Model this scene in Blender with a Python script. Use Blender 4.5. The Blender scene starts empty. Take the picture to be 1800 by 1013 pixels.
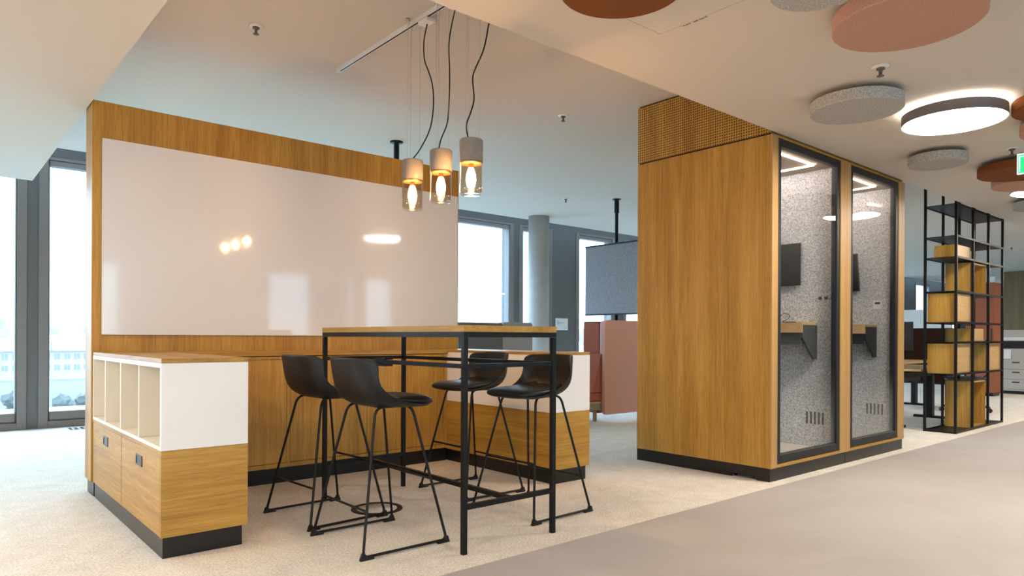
import bpy, bmesh, math, random
from mathutils import Vector, Matrix

random.seed(7)
scene = bpy.context.scene
COL = scene.collection
PI = math.pi

# ------------------------------------------------------------------ camera
YAW = math.radians(49.4201)      # angle between the view direction and world +X
ROLL = math.radians(0.2429)
fwd = Vector((math.cos(YAW), math.sin(YAW), 0))
rgt = Vector((math.sin(YAW), -math.cos(YAW), 0))
up = Vector((0, 0, 1))
cr = rgt * math.cos(ROLL) + up * math.sin(ROLL)
cu = up * math.cos(ROLL) - rgt * math.sin(ROLL)
cam_data = bpy.data.cameras.new('camera')
cam_data.sensor_width = 36.0
cam_data.lens = 1221.58 / 1800 * 36
cam_data.shift_y = (593.31 - 506.5) / 1800
cam_data.clip_start = 0.05
cam_data.clip_end = 3000
cam = bpy.data.objects.new('camera', cam_data)
cam.matrix_world = Matrix(((cr.x, cu.x, -fwd.x, 0), (cr.y, cu.y, -fwd.y, 0), (cr.z, cu.z, -fwd.z, 1.05), (0, 0, 0, 1)))
COL.objects.link(cam)
scene.camera = cam

# ------------------------------------------------------------------ world, exposure
scene.view_settings.view_transform = 'Standard'
scene.view_settings.look = 'None'
scene.view_settings.gamma = 1.0
scene.view_settings.use_curve_mapping = False
scene.view_settings.exposure = 0.84
SKY = 11.5
LAMP = 43.0          # round ceiling lamp diffuser
PEND = 19.0          # watts of each pendant bulb
LED = 31.0
world = bpy.data.worlds.new('overcast_sky')
scene.world = world
world.use_nodes = True
wn = world.node_tree.nodes
wl = world.node_tree.links
wn.clear()
w_out = wn.new('ShaderNodeOutputWorld')
w_bg = wn.new('ShaderNodeBackground')
w_tc = wn.new('ShaderNodeTexCoord')
w_sep = wn.new('ShaderNodeSeparateXYZ')
w_rmp = wn.new('ShaderNodeValToRGB')
w_rmp.color_ramp.elements[0].position = 0.0
w_rmp.color_ramp.elements[0].color = (0.185, 0.27, 0.34, 1)   # overcast sky: the horizon a third of the zenith
w_rmp.color_ramp.elements[1].position = 1.0
w_rmp.color_ramp.elements[1].color = (0.48, 0.74, 1.0, 1)
wl.new(w_tc.outputs['Generated'], w_sep.inputs[0])
wl.new(w_sep.outputs['Z'], w_rmp.inputs[0])
wl.new(w_rmp.outputs[0], w_bg.inputs['Color'])
w_bg.inputs['Strength'].default_value = SKY
wl.new(w_bg.outputs[0], w_out.inputs[0])

cy = scene.cycles
cy.adaptive_threshold = 0.02
cy.max_bounces = 9
cy.diffuse_bounces = 4
cy.glossy_bounces = 4
cy.transmission_bounces = 6
cy.transparent_max_bounces = 16
cy.sample_clamp_indirect = 5.0
cy.caustics_reflective = False
cy.caustics_refractive = False


# ------------------------------------------------------------------ helpers
class MB:
    """collects shapes, builds ONE mesh object"""
    def __init__(self):
        self.bm = bmesh.new()

    def box(self, x0, x1, y0, y1, z0, z1, bev=0.0, seg=2):
        bm = self.bm
        vs = [bm.verts.new((x, y, z)) for x in (x0, x1) for y in (y0, y1) for z in (z0, z1)]
        q = [(0, 1, 3, 2), (4, 6, 7, 5), (0, 4, 5, 1), (2, 3, 7, 6), (0, 2, 6, 4), (1, 5, 7, 3)]
        fs = [bm.faces.new([vs[i] for i in f]) for f in q]
        if bev > 0:
            es = list({e for f in fs for e in f.edges})
            bmesh.ops.bevel(bm, geom=es, offset=bev, segments=seg, affect='EDGES', profile=0.5, clamp_overlap=True)
        return self

    def prism(self, pts, axis, a0, a1):
        """extrude polygon pts (2D) along axis 'x','y','z' from a0 to a1"""
        bm = self.bm

        def mk(p, a):
            if axis == 'x':
                return (a, p[0], p[1])
            if axis == 'y':
                return (p[0], a, p[1])
            return (p[0], p[1], a)
        va = [bm.verts.new(mk(p, a0)) for p in pts]
        vb = [bm.verts.new(mk(p, a1)) for p in pts]
        n = len(pts)
        bm.faces.new(va)
        bm.faces.new(list(reversed(vb)))
        for i in range(n):
            bm.faces.new((va[i], vb[i], vb[(i + 1) % n], va[(i + 1) % n]))
        return self

    def tube(self, pts, r, n=8, closed=False):
        bm = self.bm
        pts = [Vector(p) for p in pts]
        rings = []
        m = len(pts)
        prev = None
        for i, p in enumerate(pts):
            if closed:
                t = (pts[(i + 1) % m] - pts[i - 1]).normalized()
            elif i == 0:
                t = (pts[1] - p).normalized()
            elif i == m - 1:
                t = (p - pts[i - 1]).normalized()
            else:
                t = ((pts[i + 1] - p).normalized() + (p - pts[i - 1]).normalized()).normalized()
            if prev is None:
                a = Vector((0, 0, 1)) if abs(t.z) < 0.9 else Vector((1, 0, 0))
                u = t.cross(a).normalized()
            else:
                u = (prev - t * prev.dot(t)).normalized()
            prev = u
            v = t.cross(u)
            rr = r[i] if isinstance(r, (list, tuple)) else r
            rings.append([bm.verts.new(p + (u * math.cos(2 * PI * k / n) + v * math.sin(2 * PI * k / n)) * rr) for k in range(n)])
        for i in range(m if closed else m - 1):
            a, b = rings[i], rings[(i + 1) % m]
            for k in range(n):
                f = bm.faces.new((a[k], a[(k + 1) % n], b[(k + 1) % n], b[k]))
                f.smooth = True
        if not closed:
            bm.faces.new(list(reversed(rings[0])))
            bm.faces.new(rings[-1])
        return self

    def bar(self, a, b, w, h=None):
        """square tube from a to b (axis aligned directions)"""
        h = h or w
        a, b = Vector(a), Vector(b)
        lo = [min(a[i], b[i]) for i in range(3)]
        hi = [max(a[i], b[i]) for i in range(3)]
        d = [hi[i] - lo[i] for i in range(3)]
        ax = d.index(max(d))
        for i in range(3):
            if i != ax:
                s = h if i == 2 else w
                lo[i] -= s / 2
                hi[i] += s / 2
        return self.box(lo[0], hi[0], lo[1], hi[1], lo[2], hi[2], min(w, h) * 0.12, 1)

    def lathe(self, prof, c=(0, 0), n=32, cap0=True, cap1=True, smooth=True):
        """prof: list of (r, z)"""
        bm = self.bm
        rings = []
        for r, z in prof:
            rings.append([bm.verts.new((c[0] + r * math.cos(2 * PI * k / n), c[1] + r * math.sin(2 * PI * k / n), z)) for k in range(n)])
        for i in range(len(prof) - 1):
            a, b = rings[i], rings[i + 1]
            for k in range(n):
                f = bm.faces.new((a[k], a[(k + 1) % n], b[(k + 1) % n], b[k]))
                f.smooth = smooth
        if cap0:
            bm.faces.new(list(reversed(rings[0])))
        if cap1:
            bm.faces.new(rings[-1])
        return self

    def quad(self, *p):
        self.bm.faces.new([self.bm.verts.new(q) for q in p])
        return self

    def build(self, name, mat, parent=None, sharp=None):
        bmesh.ops.recalc_face_normals(self.bm, faces=self.bm.faces)
        me = bpy.data.meshes.new(name)
        self.bm.to_mesh(me)
        self.bm.free()
        if sharp is not None:
            me.shade_smooth()
            me.set_sharp_from_angle(angle=math.radians(sharp))
        o = bpy.data.objects.new(name, me)
        COL.objects.link(o)
        me.materials.append(mat)
        if parent:
            o.parent = parent
        return o


def B(name, mat, parent, *bx, bev=0.0, label=None):
    m = MB()
    for b in bx:
        m.box(*b, bev)
    o = m.build(name, mat, parent)
    if label:
        o['label'] = label
    return o


def tag(o, label=None, cat=None, group=None, kind=None):
    if label:
        o['label'] = label
    if cat:
        o['category'] = cat
    if group:
        o['group'] = group
    if kind:
        o['kind'] = kind
    return o


def thing(name, label, cat, loc=(0, 0, 0), rz=0.0, group=None):
    o = bpy.data.objects.new(name, None)
    o.empty_display_size = 0.1
    COL.objects.link(o)
    o.location = loc
    o.rotation_euler = (0, 0, rz)
    return tag(o, label, cat, group)


def dup(root, loc, rz, label=None, group=None):
    r = root.copy()
    COL.objects.link(r)
    r.location = loc
    r.rotation_euler = (0, 0, rz)
    if label:
        r['label'] = label
    if group:
        r['group'] = group
    for ch in list(root.children):
        c = ch.copy()
        COL.objects.link(c)
        c.parent = r
        for g in list(ch.children):
            d = g.copy()
            COL.objects.link(d)
            d.parent = c
    return r


def struct(o, label=None):
    o['kind'] = 'structure'
    if label:
        o['label'] = label
    return o


# ------------------------------------------------------------------ materials
MATS = {}


def new_mat(name):
    m = bpy.data.materials.new(name)
    m.use_nodes = True
    nt = m.node_tree
    b = nt.nodes['Principled BSDF']
    MATS[name] = m
    return m, nt, b


def plain(name, col, rough=0.5, metal=0.0, spec=0.5, noise=0.0, nscale=20.0, bump=0.0, bscale=None):
    m, nt, b = new_mat(name)
    b.inputs['Roughness'].default_value = rough
    b.inputs['Metallic'].default_value = metal
    b.inputs['Specular IOR Level'].default_value = spec
    b.inputs['Base Color'].default_value = (*col, 1)
    if noise or bump:
        tc = nt.nodes.new('ShaderNodeTexCoord')
        nz = nt.nodes.new('ShaderNodeTexNoise')
        nz.inputs['Scale'].default_value = nscale
        nz.inputs['Detail'].default_value = 5
        nt.links.new(tc.outputs['Object'], nz.inputs['Vector'])
        if noise:
            rp = nt.nodes.new('ShaderNodeValToRGB')
            rp.color_ramp.elements[0].position = 0.3
            rp.color_ramp.elements[1].position = 0.7
            rp.color_ramp.elements[0].color = (*[c * (1 - noise) for c in col], 1)
            rp.color_ramp.elements[1].color = (*[min(1, c * (1 + noise)) for c in col], 1)
            nt.links.new(nz.outputs['Fac'], rp.inputs[0])
            nt.links.new(rp.outputs[0], b.inputs['Base Color'])
        if bump:
            n2 = nz
            if bscale:
                n2 = nt.nodes.new('ShaderNodeTexNoise')
                n2.inputs['Scale'].default_value = bscale
                n2.inputs['Detail'].default_value = 3
                nt.links.new(tc.outputs['Object'], n2.inputs['Vector'])
            bp = nt.nodes.new('ShaderNodeBump')
            bp.inputs['Strength'].default_value = bump
            bp.inputs['Distance'].default_value = 0.004
            nt.links.new(n2.outputs['Fac'], bp.inputs['Height'])
            nt.links.new(bp.outputs[0], b.inputs['Normal'])
    return m


def oak(name, axis, dark, mid, light, rough=0.42, holes=False):
    m, nt, b = new_mat(name)
    N, L = nt.nodes, nt.links
    tc = N.new('ShaderNodeTexCoord')

    def mapped(along, across):
        mp = N.new('ShaderNodeMapping')
        s = [across, across, across]
        s['xyz'.index(axis)] = along
        mp.inputs['Scale'].default_value = s
        L.new(tc.outputs['Object'], mp.inputs[0])
        return mp
    fine = N.new('ShaderNodeTexNoise')
    fine.inputs['Scale'].default_value = 1.0
    fine.inputs['Detail'].default_value = 8
    fine.inputs['Roughness'].default_value = 0.65
    fine.inputs['Distortion'].default_value = 0.4
    L.new(mapped(1.8, 60.0).outputs[0], fine.inputs['Vector'])
    band = N.new('ShaderNodeTexNoise')
    band.inputs['Scale'].default_value = 1.0
    band.inputs['Detail'].default_value = 3
    band.inputs['Distortion'].default_value = 0.6
    L.new(mapped(0.45, 8.0).outputs[0], band.inputs['Vector'])
    pores = N.new('ShaderNodeTexNoise')
    pores.inputs['Scale'].default_value = 1.0
    pores.inputs['Detail'].default_value = 2
    L.new(mapped(9.0, 260.0).outputs[0], pores.inputs['Vector'])
    mix = N.new('ShaderNodeMix')
    mix.inputs[0].default_value = 0.5
    L.new(band.outputs['Fac'], mix.inputs[2])
    L.new(fine.outputs['Fac'], mix.inputs[3])
    rp = N.new('ShaderNodeValToRGB')
    cr_ = rp.color_ramp
    cr_.elements[0].position = 0.36
    cr_.elements[0].color = (*dark, 1)
    cr_.elements[1].position = 0.63
    cr_.elements[1].color = (*light, 1)
    e = cr_.elements.new(0.5)
    e.color = (*mid, 1)
    L.new(mix.outputs[0], rp.inputs[0])
    prp = N.new('ShaderNodeValToRGB')
    prp.color_ramp.elements[0].position = 0.30
    prp.color_ramp.elements[0].color = (0.72, 0.66, 0.6, 1)
    prp.color_ramp.elements[1].position = 0.46
    prp.color_ramp.elements[1].color = (1, 1, 1, 1)
    L.new(pores.outputs['Fac'], prp.inputs[0])
    mul = N.new('ShaderNodeMix')
    mul.data_type = 'RGBA'
    mul.blend_type = 'MULTIPLY'
    mul.inputs[0].default_value = 1.0
    L.new(rp.outputs[0], mul.inputs[6])
    L.new(prp.outputs[0], mul.inputs[7])
    col_out = mul.outputs[2]
    if holes:
        # fine perforation: dark round holes on a 2.1 cm grid in the Y-Z plane of the panel
        sep = N.new('ShaderNodeSeparateXYZ')
        L.new(tc.outputs['Object'], sep.inputs[0])

        def cell(sock):
            a = N.new('ShaderNodeMath')
            a.operation = 'MULTIPLY'
            a.inputs[1].default_value = 1 / 0.0205
            L.new(sock, a.inputs[0])
            f = N.new('ShaderNodeMath')
            f.operation = 'FRACT'
            L.new(a.outputs[0], f.inputs[0])
            s = N.new('ShaderNodeMath')
            s.operation = 'SUBTRACT'
            s.inputs[1].default_value = 0.5
            L.new(f.outputs[0], s.inputs[0])
            q = N.new('ShaderNodeMath')
            q.operation = 'POWER'
            q.inputs[1].default_value = 2
            L.new(s.outputs[0], q.inputs[0])
            return q
        add = N.new('ShaderNodeMath')
        add.operation = 'ADD'
        L.new(cell(sep.outputs['Y']).outputs[0], add.inputs[0])
        L.new(cell(sep.outputs['Z']).outputs[0], add.inputs[1])
        lt = N.new('ShaderNodeMath')
        lt.operation = 'LESS_THAN'
        lt.inputs[1].default_value = 0.085
        L.new(add.outputs[0], lt.inputs[0])
        hm = N.new('ShaderNodeMix')
        hm.data_type = 'RGBA'
        L.new(lt.outputs[0], hm.inputs[0])
        L.new(col_out, hm.inputs[6])
        hm.inputs[7].default_value = (0.035, 0.02, 0.01, 1)
        col_out = hm.outputs[2]
    L.new(col_out, b.inputs['Base Color'])
    b.inputs['Roughness'].default_value = rough
    b.inputs['Specular IOR Level'].default_value = 0.35
    bp = N.new('ShaderNodeBump')
    bp.inputs['Strength'].default_value = 0.12
    bp.inputs['Distance'].default_value = 0.002
    L.new(fine.outputs['Fac'], bp.inputs['Height'])
    L.new(bp.outputs[0], b.inputs['Normal'])
    return m


def felt(name, c0, c1, scale=160.0, bump=0.35):
    m, nt, b = new_mat(name)
    N, L = nt.nodes, nt.links
    tc = N.new('ShaderNodeTexCoord')
    nz = N.new('ShaderNodeTexNoise')
    nz.inputs['Scale'].default_value = scale
    nz.inputs['Detail'].default_value = 4
    nz.inputs['Roughness'].default_value = 0.8
    L.new(tc.outputs['Object'], nz.inputs['Vector'])
    rp = N.new('ShaderNodeValToRGB')
    rp.color_ramp.elements[0].position = 0.36
    rp.color_ramp.elements[0].color = (*c0, 1)
    rp.color_ramp.elements[1].position = 0.64
    rp.color_ramp.elements[1].color = (*c1, 1)
    L.new(nz.outputs['Fac'], rp.inputs[0])
    L.new(rp.outputs[0], b.inputs['Base Color'])
    b.inputs['Roughness'].default_value = 0.95
    b.inputs['Specular IOR Level'].default_value = 0.1
    bp = N.new('ShaderNodeBump')
    bp.inputs['Strength'].default_value = bump
    bp.inputs['Distance'].default_value = 0.003
    L.new(nz.outputs['Fac'], bp.inputs['Height'])
    L.new(bp.outputs[0], b.inputs['Normal'])
    return m


def glass(name, tint=(1, 1, 1), refl=1.0, rough=0.0, glow=None):
    """thin pane: clear transmission plus Fresnel reflection"""
    m = bpy.data.materials.new(name)
    m.use_nodes = True
    N, L = m.node_tree.nodes, m.node_tree.links
    N.clear()
    out = N.new('ShaderNodeOutputMaterial')
    tr = N.new('ShaderNodeBsdfTransparent')
    tr.inputs[0].default_value = (*tint, 1)
    gl = N.new('ShaderNodeBsdfGlossy')
    gl.inputs['Roughness'].default_value = rough
    lw = N.new('ShaderNodeLayerWeight')
    lw.inputs['Blend'].default_value = 0.5
    pw = N.new('ShaderNodeMath')
    pw.operation = 'POWER'
    pw.inputs[1].default_value = 5.0
    L.new(lw.outputs['Facing'], pw.inputs[0])
    mu = N.new('ShaderNodeMath')
    mu.operation = 'MULTIPLY_ADD'
    mu.use_clamp = True
    mu.inputs[1].default_value = 0.96
    mu.inputs[2].default_value = 0.04 * refl
    L.new(pw.outputs[0], mu.inputs[0])
    mx = N.new('ShaderNodeMixShader')
    L.new(mu.outputs[0], mx.inputs[0])
    L.new(tr.outputs[0], mx.inputs[1])
    L.new(gl.outputs[0], mx.inputs[2])
    last = mx
    if glow:
        e = N.new('ShaderNodeEmission')
        e.inputs[0].default_value = (*glow[0], 1)
        e.inputs[1].default_value = glow[1]
        last = N.new('ShaderNodeAddShader')
        L.new(mx.outputs[0], last.inputs[0])
        L.new(e.outputs[0], last.inputs[1])
    L.new(last.outputs[0], out.inputs[0])
    MATS[name] = m
    return m


def emit(name, col, strength):
    m = bpy.data.materials.new(name)
    m.use_nodes = True
    N, L = m.node_tree.nodes, m.node_tree.links
    N.clear()
    out = N.new('ShaderNodeOutputMaterial')
    e = N.new('ShaderNodeEmission')
    e.inputs[0].default_value = (*col, 1)
    e.inputs[1].default_value = strength
    L.new(e.outputs[0], out.inputs[0])
    MATS[name] = m
    return m


OD, OM, OL = (0.31, 0.152, 0.023), (0.42, 0.228, 0.040), (0.51, 0.298, 0.064)
oak_v = oak('oak_vertical', 'z', OD, OM, OL)
oak_x = oak('oak_along_x', 'x', OD, OM, OL)
oak_y = oak('oak_along_y', 'y', OD, OM, OL)
oak_perf = oak('oak_perforated', 'z', OD, OM, OL, holes=True)
booth_ceil = plain('booth_ceiling', (0.42, 0.34, 0.28), 0.95, spec=0.05)
oak_lt = oak('oak_light', 'x', (0.50, 0.31, 0.13), (0.56, 0.36, 0.16), (0.62, 0.41, 0.20))
oak_edge = oak('oak_post', 'z', (0.40, 0.22, 0.07), (0.47, 0.27, 0.09), (0.54, 0.32, 0.12))
oak_far = oak('smoked_oak', 'z', (0.17, 0.105, 0.042), (0.22, 0.142, 0.062), (0.26, 0.175, 0.08))
paint = plain('ceiling_paint', (0.65, 0.588, 0.51), 0.9, spec=0.1, bump=0.03, nscale=300)
paint_w = plain('wall_paint', (0.78, 0.77, 0.74), 0.9, spec=0.2)
white_lam = plain('white_laminate', (0.80, 0.79, 0.78), 0.45, spec=0.35, noise=0.015, nscale=60)
cream_lam = plain('cream_laminate', (0.80, 0.72, 0.60), 0.5, spec=0.3)
board_mat = plain('whiteboard_enamel', (0.70, 0.71, 0.735), 0.06, spec=0.45)
plinth_mat = plain('black_plinth', (0.010, 0.009, 0.008), 0.3, spec=0.4)
black_metal = plain('black_powder_coat', (0.007, 0.007, 0.007), 0.42, spec=0.22)
black_plastic = plain('black_plastic', (0.008, 0.007, 0.007), 0.42, spec=0.35, bump=0.05, nscale=900)
black_seat = plain('black_seat_leather', (0.007, 0.0065, 0.007), 0.38, spec=0.35, bump=0.06, nscale=500)
frame_mat = plain('grey_window_frame', (0.21, 0.19, 0.18), 0.5, spec=0.4)
panel_mat = plain('grey_facade_panel', (0.13, 0.13, 0.13), 0.5, spec=0.4)
door_frame = plain('anthracite_door_frame', (0.018, 0.019, 0.020), 0.45, spec=0.25)
graphite = plain('graphite_board', (0.075, 0.076, 0.074), 0.6)
concrete = plain('concrete', (0.27, 0.235, 0.20), 0.9, noise=0.10, nscale=30, bump=0.3)
conc_col = plain('column_concrete', (0.42, 0.42, 0.41), 0.85, noise=0.06, nscale=6, bump=0.1)
felt_g = felt('felt_grey', (0.22, 0.225, 0.24), (0.86, 0.87, 0.90), 95)
felt_gd = felt('felt_slate', (0.15, 0.15, 0.165), (0.34, 0.34, 0.36), 120)
felt_disc_g = felt('felt_disc_grey', (0.26, 0.25, 0.225), (0.60, 0.57, 0.52), 120)
felt_disc_r = felt('felt_disc_rust', (0.18, 0.060, 0.020), (0.25, 0.088, 0.030), 200)
felt_disc_p = felt('felt_disc_rose', (0.40, 0.215, 0.15), (0.60, 0.355, 0.26), 200)
fab_pink = felt('fabric_rose', (0.47, 0.245, 0.20), (0.66, 0.40, 0.34), 260, 0.2)
fab_mauve = felt('fabric_mauve', (0.42, 0.31, 0.32), (0.58, 0.44, 0.45), 260, 0.2)
fab_rust = felt('fabric_rust', (0.27, 0.085, 0.06), (0.38, 0.135, 0.095), 260, 0.2)
fab_grey = felt('fabric_grey', (0.11, 0.11, 0.115), (0.20, 0.20, 0.205), 220, 0.2)
fab_blue = felt('fabric_pale_grey', (0.26, 0.28, 0.29), (0.40, 0.42, 0.43), 220, 0.2)
rust_lam = plain('rust_laminate', (0.30, 0.085, 0.03), 0.6)
steel = plain('brushed_steel', (0.55, 0.52, 0.47), 0.35, metal=1.0)
spr_metal = plain('sprinkler_bronze', (0.16, 0.13, 0.11), 0.45, metal=0.6)
chrome = plain('chrome', (0.75, 0.73, 0.70), 0.2, metal=1.0)
brass = plain('brass_ring', (0.50, 0.30, 0.10), 0.35, metal=1.0)
white_pl = plain('white_plastic', (0.80, 0.78, 0.75), 0.4)
copier_mat = plain('copier_grey', (0.46, 0.44, 0.40), 0.5)
dark_pl = plain('dark_plastic', (0.02, 0.02, 0.022), 0.4)
paper_mat = plain('paper', (0.75, 0.77, 0.78), 0.8)
ink_mat = plain('print_ink', (0.16, 0.14, 0.13), 0.8)
pane = glass('window_glass', (0.97, 0.99, 1.0), 0.8)
booth_pane = glass('booth_glass', (0.96, 0.97, 0.97), 1.0)
lamp_glass = glass('smoked_lamp_glass', (0.90, 0.84, 0.76), 1.6)
bulb_glass = glass('bulb_glass', (1.0, 0.96, 0.90), 0.6, glow=((1.0, 0.76, 0.46), 7.0))
LW = (1.0, 0.895, 0.765)
diff_emit = emit('lamp_diffuser', LW, LAMP)
halo_emit = emit('lamp_uplight', LW, LAMP * 0.4)
fil_emit = emit('filament', (1.0, 0.66, 0.32), 60.0)
led_emit = emit('led_strip', (1.0, 0.84, 0.72), LED)
exit_emit = emit('exit_green', (0.02, 0.55, 0.16), 1.1)
exit_white = emit('exit_white', (0.9, 1.0, 0.92), 1.2)
snow = plain('frosted_ground', (0.16, 0.17, 0.18), 0.9, noise=0.1, nscale=0.2)
plaster_far = plain('pale_plaster', (0.21, 0.155, 0.125), 0.9, noise=0.04, nscale=0.5)
roof_far = plain('pale_roof', (0.18, 0.19, 0.20), 0.9)
glass_far = plain('far_window_pane', (0.05, 0.065, 0.085), 0.3)
hedge_mat = plain('winter_foliage', (0.045, 0.048, 0.042), 0.95, noise=0.35, nscale=0.6)
bark = plain('bark', (0.12, 0.10, 0.09), 0.9)
tower_mat = plain('pale_concrete_far', (0.17, 0.185, 0.205), 0.9)


def floor_mats():
    # carpet: short speckled pile
    m, nt, b = new_mat('carpet')
    N, L = nt.nodes, nt.links
    tc = N.new('ShaderNodeTexCoord')
    n1 = N.new('ShaderNodeTexNoise')
    n1.inputs['Scale'].default_value = 85
    n1.inputs['Detail'].default_value = 4
    n1.inputs['Roughness'].default_value = 0.75
    n2 = N.new('ShaderNodeTexNoise')
    n2.inputs['Scale'].default_value = 7.0
    n2.inputs['Detail'].default_value = 6
    n2.inputs['Distortion'].default_value = 0.6
    for n in (n1, n2):
        L.new(tc.outputs['Object'], n.inputs['Vector'])
    mx = N.new('ShaderNodeMix')
    mx.inputs[0].default_value = 0.17
    L.new(n1.outputs['Fac'], mx.inputs[2])
    L.new(n2.outputs['Fac'], mx.inputs[3])
    rp = N.new('ShaderNodeValToRGB')
    rp.color_ramp.elements[0].position = 0.38
    rp.color_ramp.elements[0].color = (0.50, 0.455, 0.395, 1)
    rp.color_ramp.elements[1].position = 0.62
    rp.color_ramp.elements[1].color = (0.82, 0.765, 0.69, 1)
    L.new(mx.outputs[0], rp.inputs[0])
    L.new(rp.outputs[0], b.inputs['Base Color'])
    b.inputs['Roughness'].default_value = 1.0
    b.inputs['Specular IOR Level'].default_value = 0.05
    bp = N.new('ShaderNodeBump')
    bp.inputs['Strength'].default_value = 0.5
    bp.inputs['Distance'].default_value = 0.004
    L.new(n1.outputs['Fac'], bp.inputs['Height'])
    L.new(bp.outputs[0], b.inputs['Normal'])
    # vinyl: smooth, mottled
    m2, nt, b = new_mat('vinyl_floor')
    N, L = nt.nodes, nt.links
    tc = N.new('ShaderNodeTexCoord')
    n1 = N.new('ShaderNodeTexNoise')
    n1.inputs['Scale'].default_value = 1.6
    n1.inputs['Detail'].default_value = 7
    n1.inputs['Roughness'].default_value = 0.6
    n1.inputs['Distortion'].default_value = 0.8
    L.new(tc.outputs['Object'], n1.inputs['Vector'])
    rp = N.new('ShaderNodeValToRGB')
    rp.color_ramp.elements[0].position = 0.3
    rp.color_ramp.elements[0].color = (0.385, 0.357, 0.34, 1)
    rp.color_ramp.elements[1].position = 0.7
    rp.color_ramp.elements[1].color = (0.44, 0.412, 0.395, 1)
    L.new(n1.outputs['Fac'], rp.inputs[0])
    L.new(rp.outputs[0], b.inputs['Base Color'])
    b.inputs['Roughness'].default_value = 0.5
    b.inputs['Specular IOR Level'].default_value = 0.3
    return m, m2


carpet_mat, vinyl_mat = floor_mats()

# ------------------------------------------------------------------ the setting
ZC, ZS = 3.04, 2.56          # main ceiling, soffit underside
XL, XR, YB, YF = -5.0, 34.0, -6.0, 9.4
YE, XE, YS = 2.612, 0.852, 8.2   # soffit edges
struct(B('floor', vinyl_mat, None, (XL, XR, YB, 2.525, -0.2, 0)), 'smooth greige vinyl corridor floor')
struct(B('floor_carpet', carpet_mat, None, (XL, XR, 2.525, YF + 0.25, -0.2, 0)), 'light beige short pile carpet')
struct(B('ceiling', paint, None, (XE, XR, YE, 8.74, ZC, ZC + 0.2), (XL, XE, YS, 8.74, ZC, ZC + 0.2), (XL, XR, 8.74, YF + 0.25, 3.3, 3.45)),
       'raised plaster ceiling')
struct(B('ceiling_soffit', paint, None, (XL, XR, YB, YE, ZS, ZC + 0.2), (XL, XE, YE, YS, ZS, ZC + 0.2)), 'lowered plaster soffit')
struct(B('wall_left', paint_w, None, (XL - 0.2, XL, YB, YF + 0.2, -0.2, 3.4)))
struct(B('wall_right', paint_w, None, (XR, XR + 0.2, YB, YF + 0.2, -0.2, 3.4)))


def facade(y, side, spans, x0, x1, wallname, zt, inward):
    """dark metal facade with full-height windows; inward = -1 if the room lies at smaller y"""
    yo, yi = (y, y + 0.22) if inward < 0 else (y - 0.22, y)
    segs = []
    cur = x0
    for a, b in spans:
        segs.append((cur, a))
        cur = b
    segs.append((cur, x1))
    bx = [(a, b, yo + 0.004, yi, -0.1, 3.3) for a, b in segs if b - a > 0.001]
    bx += [(a, b, yo + 0.004, yi, 2.98 + 0.10, 3.3) for a, b in spans] + [(a, b, yo + 0.004, yi, -0.1, 0.09) for a, b in spans]
    struct(B(wallname, panel_mat, None, *bx), 'dark grey metal facade panels')
    global WN
    for a, b in spans:
        WN += 1
        f0 = yo if inward < 0 else yi - 0.10
        f1 = f0 + 0.10
        W = MB()
        # fixed outer frame
        fw = 0.09
        for q in ((a - fw, a + 0.0, 0.0, 3.08), (b, b + fw, 0.0, 3.08)):
            W.box(q[0], q[1], f0 - 0.012 * (inward < 0), f1, q[2], q[3], 0.004, 1)
        W.box(a, b, f0 - 0.012 * (inward < 0), f1, 0.0, 0.075, 0.004, 1)
        W.box(a, b, f0 - 0.012 * (inward < 0), f1, 3.045, 3.08, 0.004, 1)
        o = W.build('window_%d' % WN, frame_mat)
        struct(o)
        s = MB()
        sw = 0.0
        # opening sash
        sa, sb, sz0, sz1 = a + 0.004, b - 0.004, 0.08, 3.04
        t = 0.10
        ys0 = f0 + 0.004
        ys1 = f1 + 0.03
        s.box(sa, sa + 0.012, ys0, ys1, sz0, sz1).box(sb - 0.012, sb, ys0, ys1, sz0, sz1)
        s.box(sa, sb, ys0, ys1, sz0, sz0 + 0.105, 0.004, 1).box(sa, sb, ys0, ys1, sz1 - 0.06, sz1, 0.004, 1)
        so = s.build('sash', frame_mat, o)
        g = B('pane', pane, o, (sa + 0.006, sb - 0.006, ys0 + 0.05, ys0 + 0.062, sz0 + 0.09, sz1 - 0.05))
        # light portal: guides sampling of the sky through this opening
        ld = bpy.data.lights.new('window_portal', 'AREA')
        ld.shape = 'RECTANGLE'
        ld.size = (b - a)
        ld.size_y = 2.9
        ld.cycles.is_portal = True
        lo = bpy.data.objects.new('window_portal', ld)
        COL.objects.link(lo)
        lo.location = ((a + b) / 2, yi + 0.1 if inward < 0 else yo - 0.1, 1.55)
        lo.rotation_euler = (math.radians(-90 if inward < 0 else 90), 0, 0)
        lo['kind'] = 'helper'


WN = 0
SP = [(-4.6, -3.8), (-3.4, -1.5), (-1.2, 0.84), (1.128, 3.1), (3.4, 5.5), (5.8, 7.99), (8.30, 8.94), (9.757, 10.72), (11.16, 13.2), (13.5, 15.5), (17.5, 19.5), (21.5, 23.5), (26.9, 28.2), (30.0, 31.5)]
facade(YF, 1, SP, XL, XR, 'wall_facade', 3.3, -1)
facade(YB, -1, [(-4.0, -2.0), (1.4, 3.2), (6.36, 7.44), (8.45, 8.65), (8.93, 9.8)], XL, XR, 'wall_rear_facade', 3.3, 1)

# concrete column
o = MB().lathe([(0.172, 0), (0.172, ZC)], (7.78, 8.415), 40).build('column', conc_col)
tag(o, 'round bare concrete column standing before the window facade', 'column', kind='structure')
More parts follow.
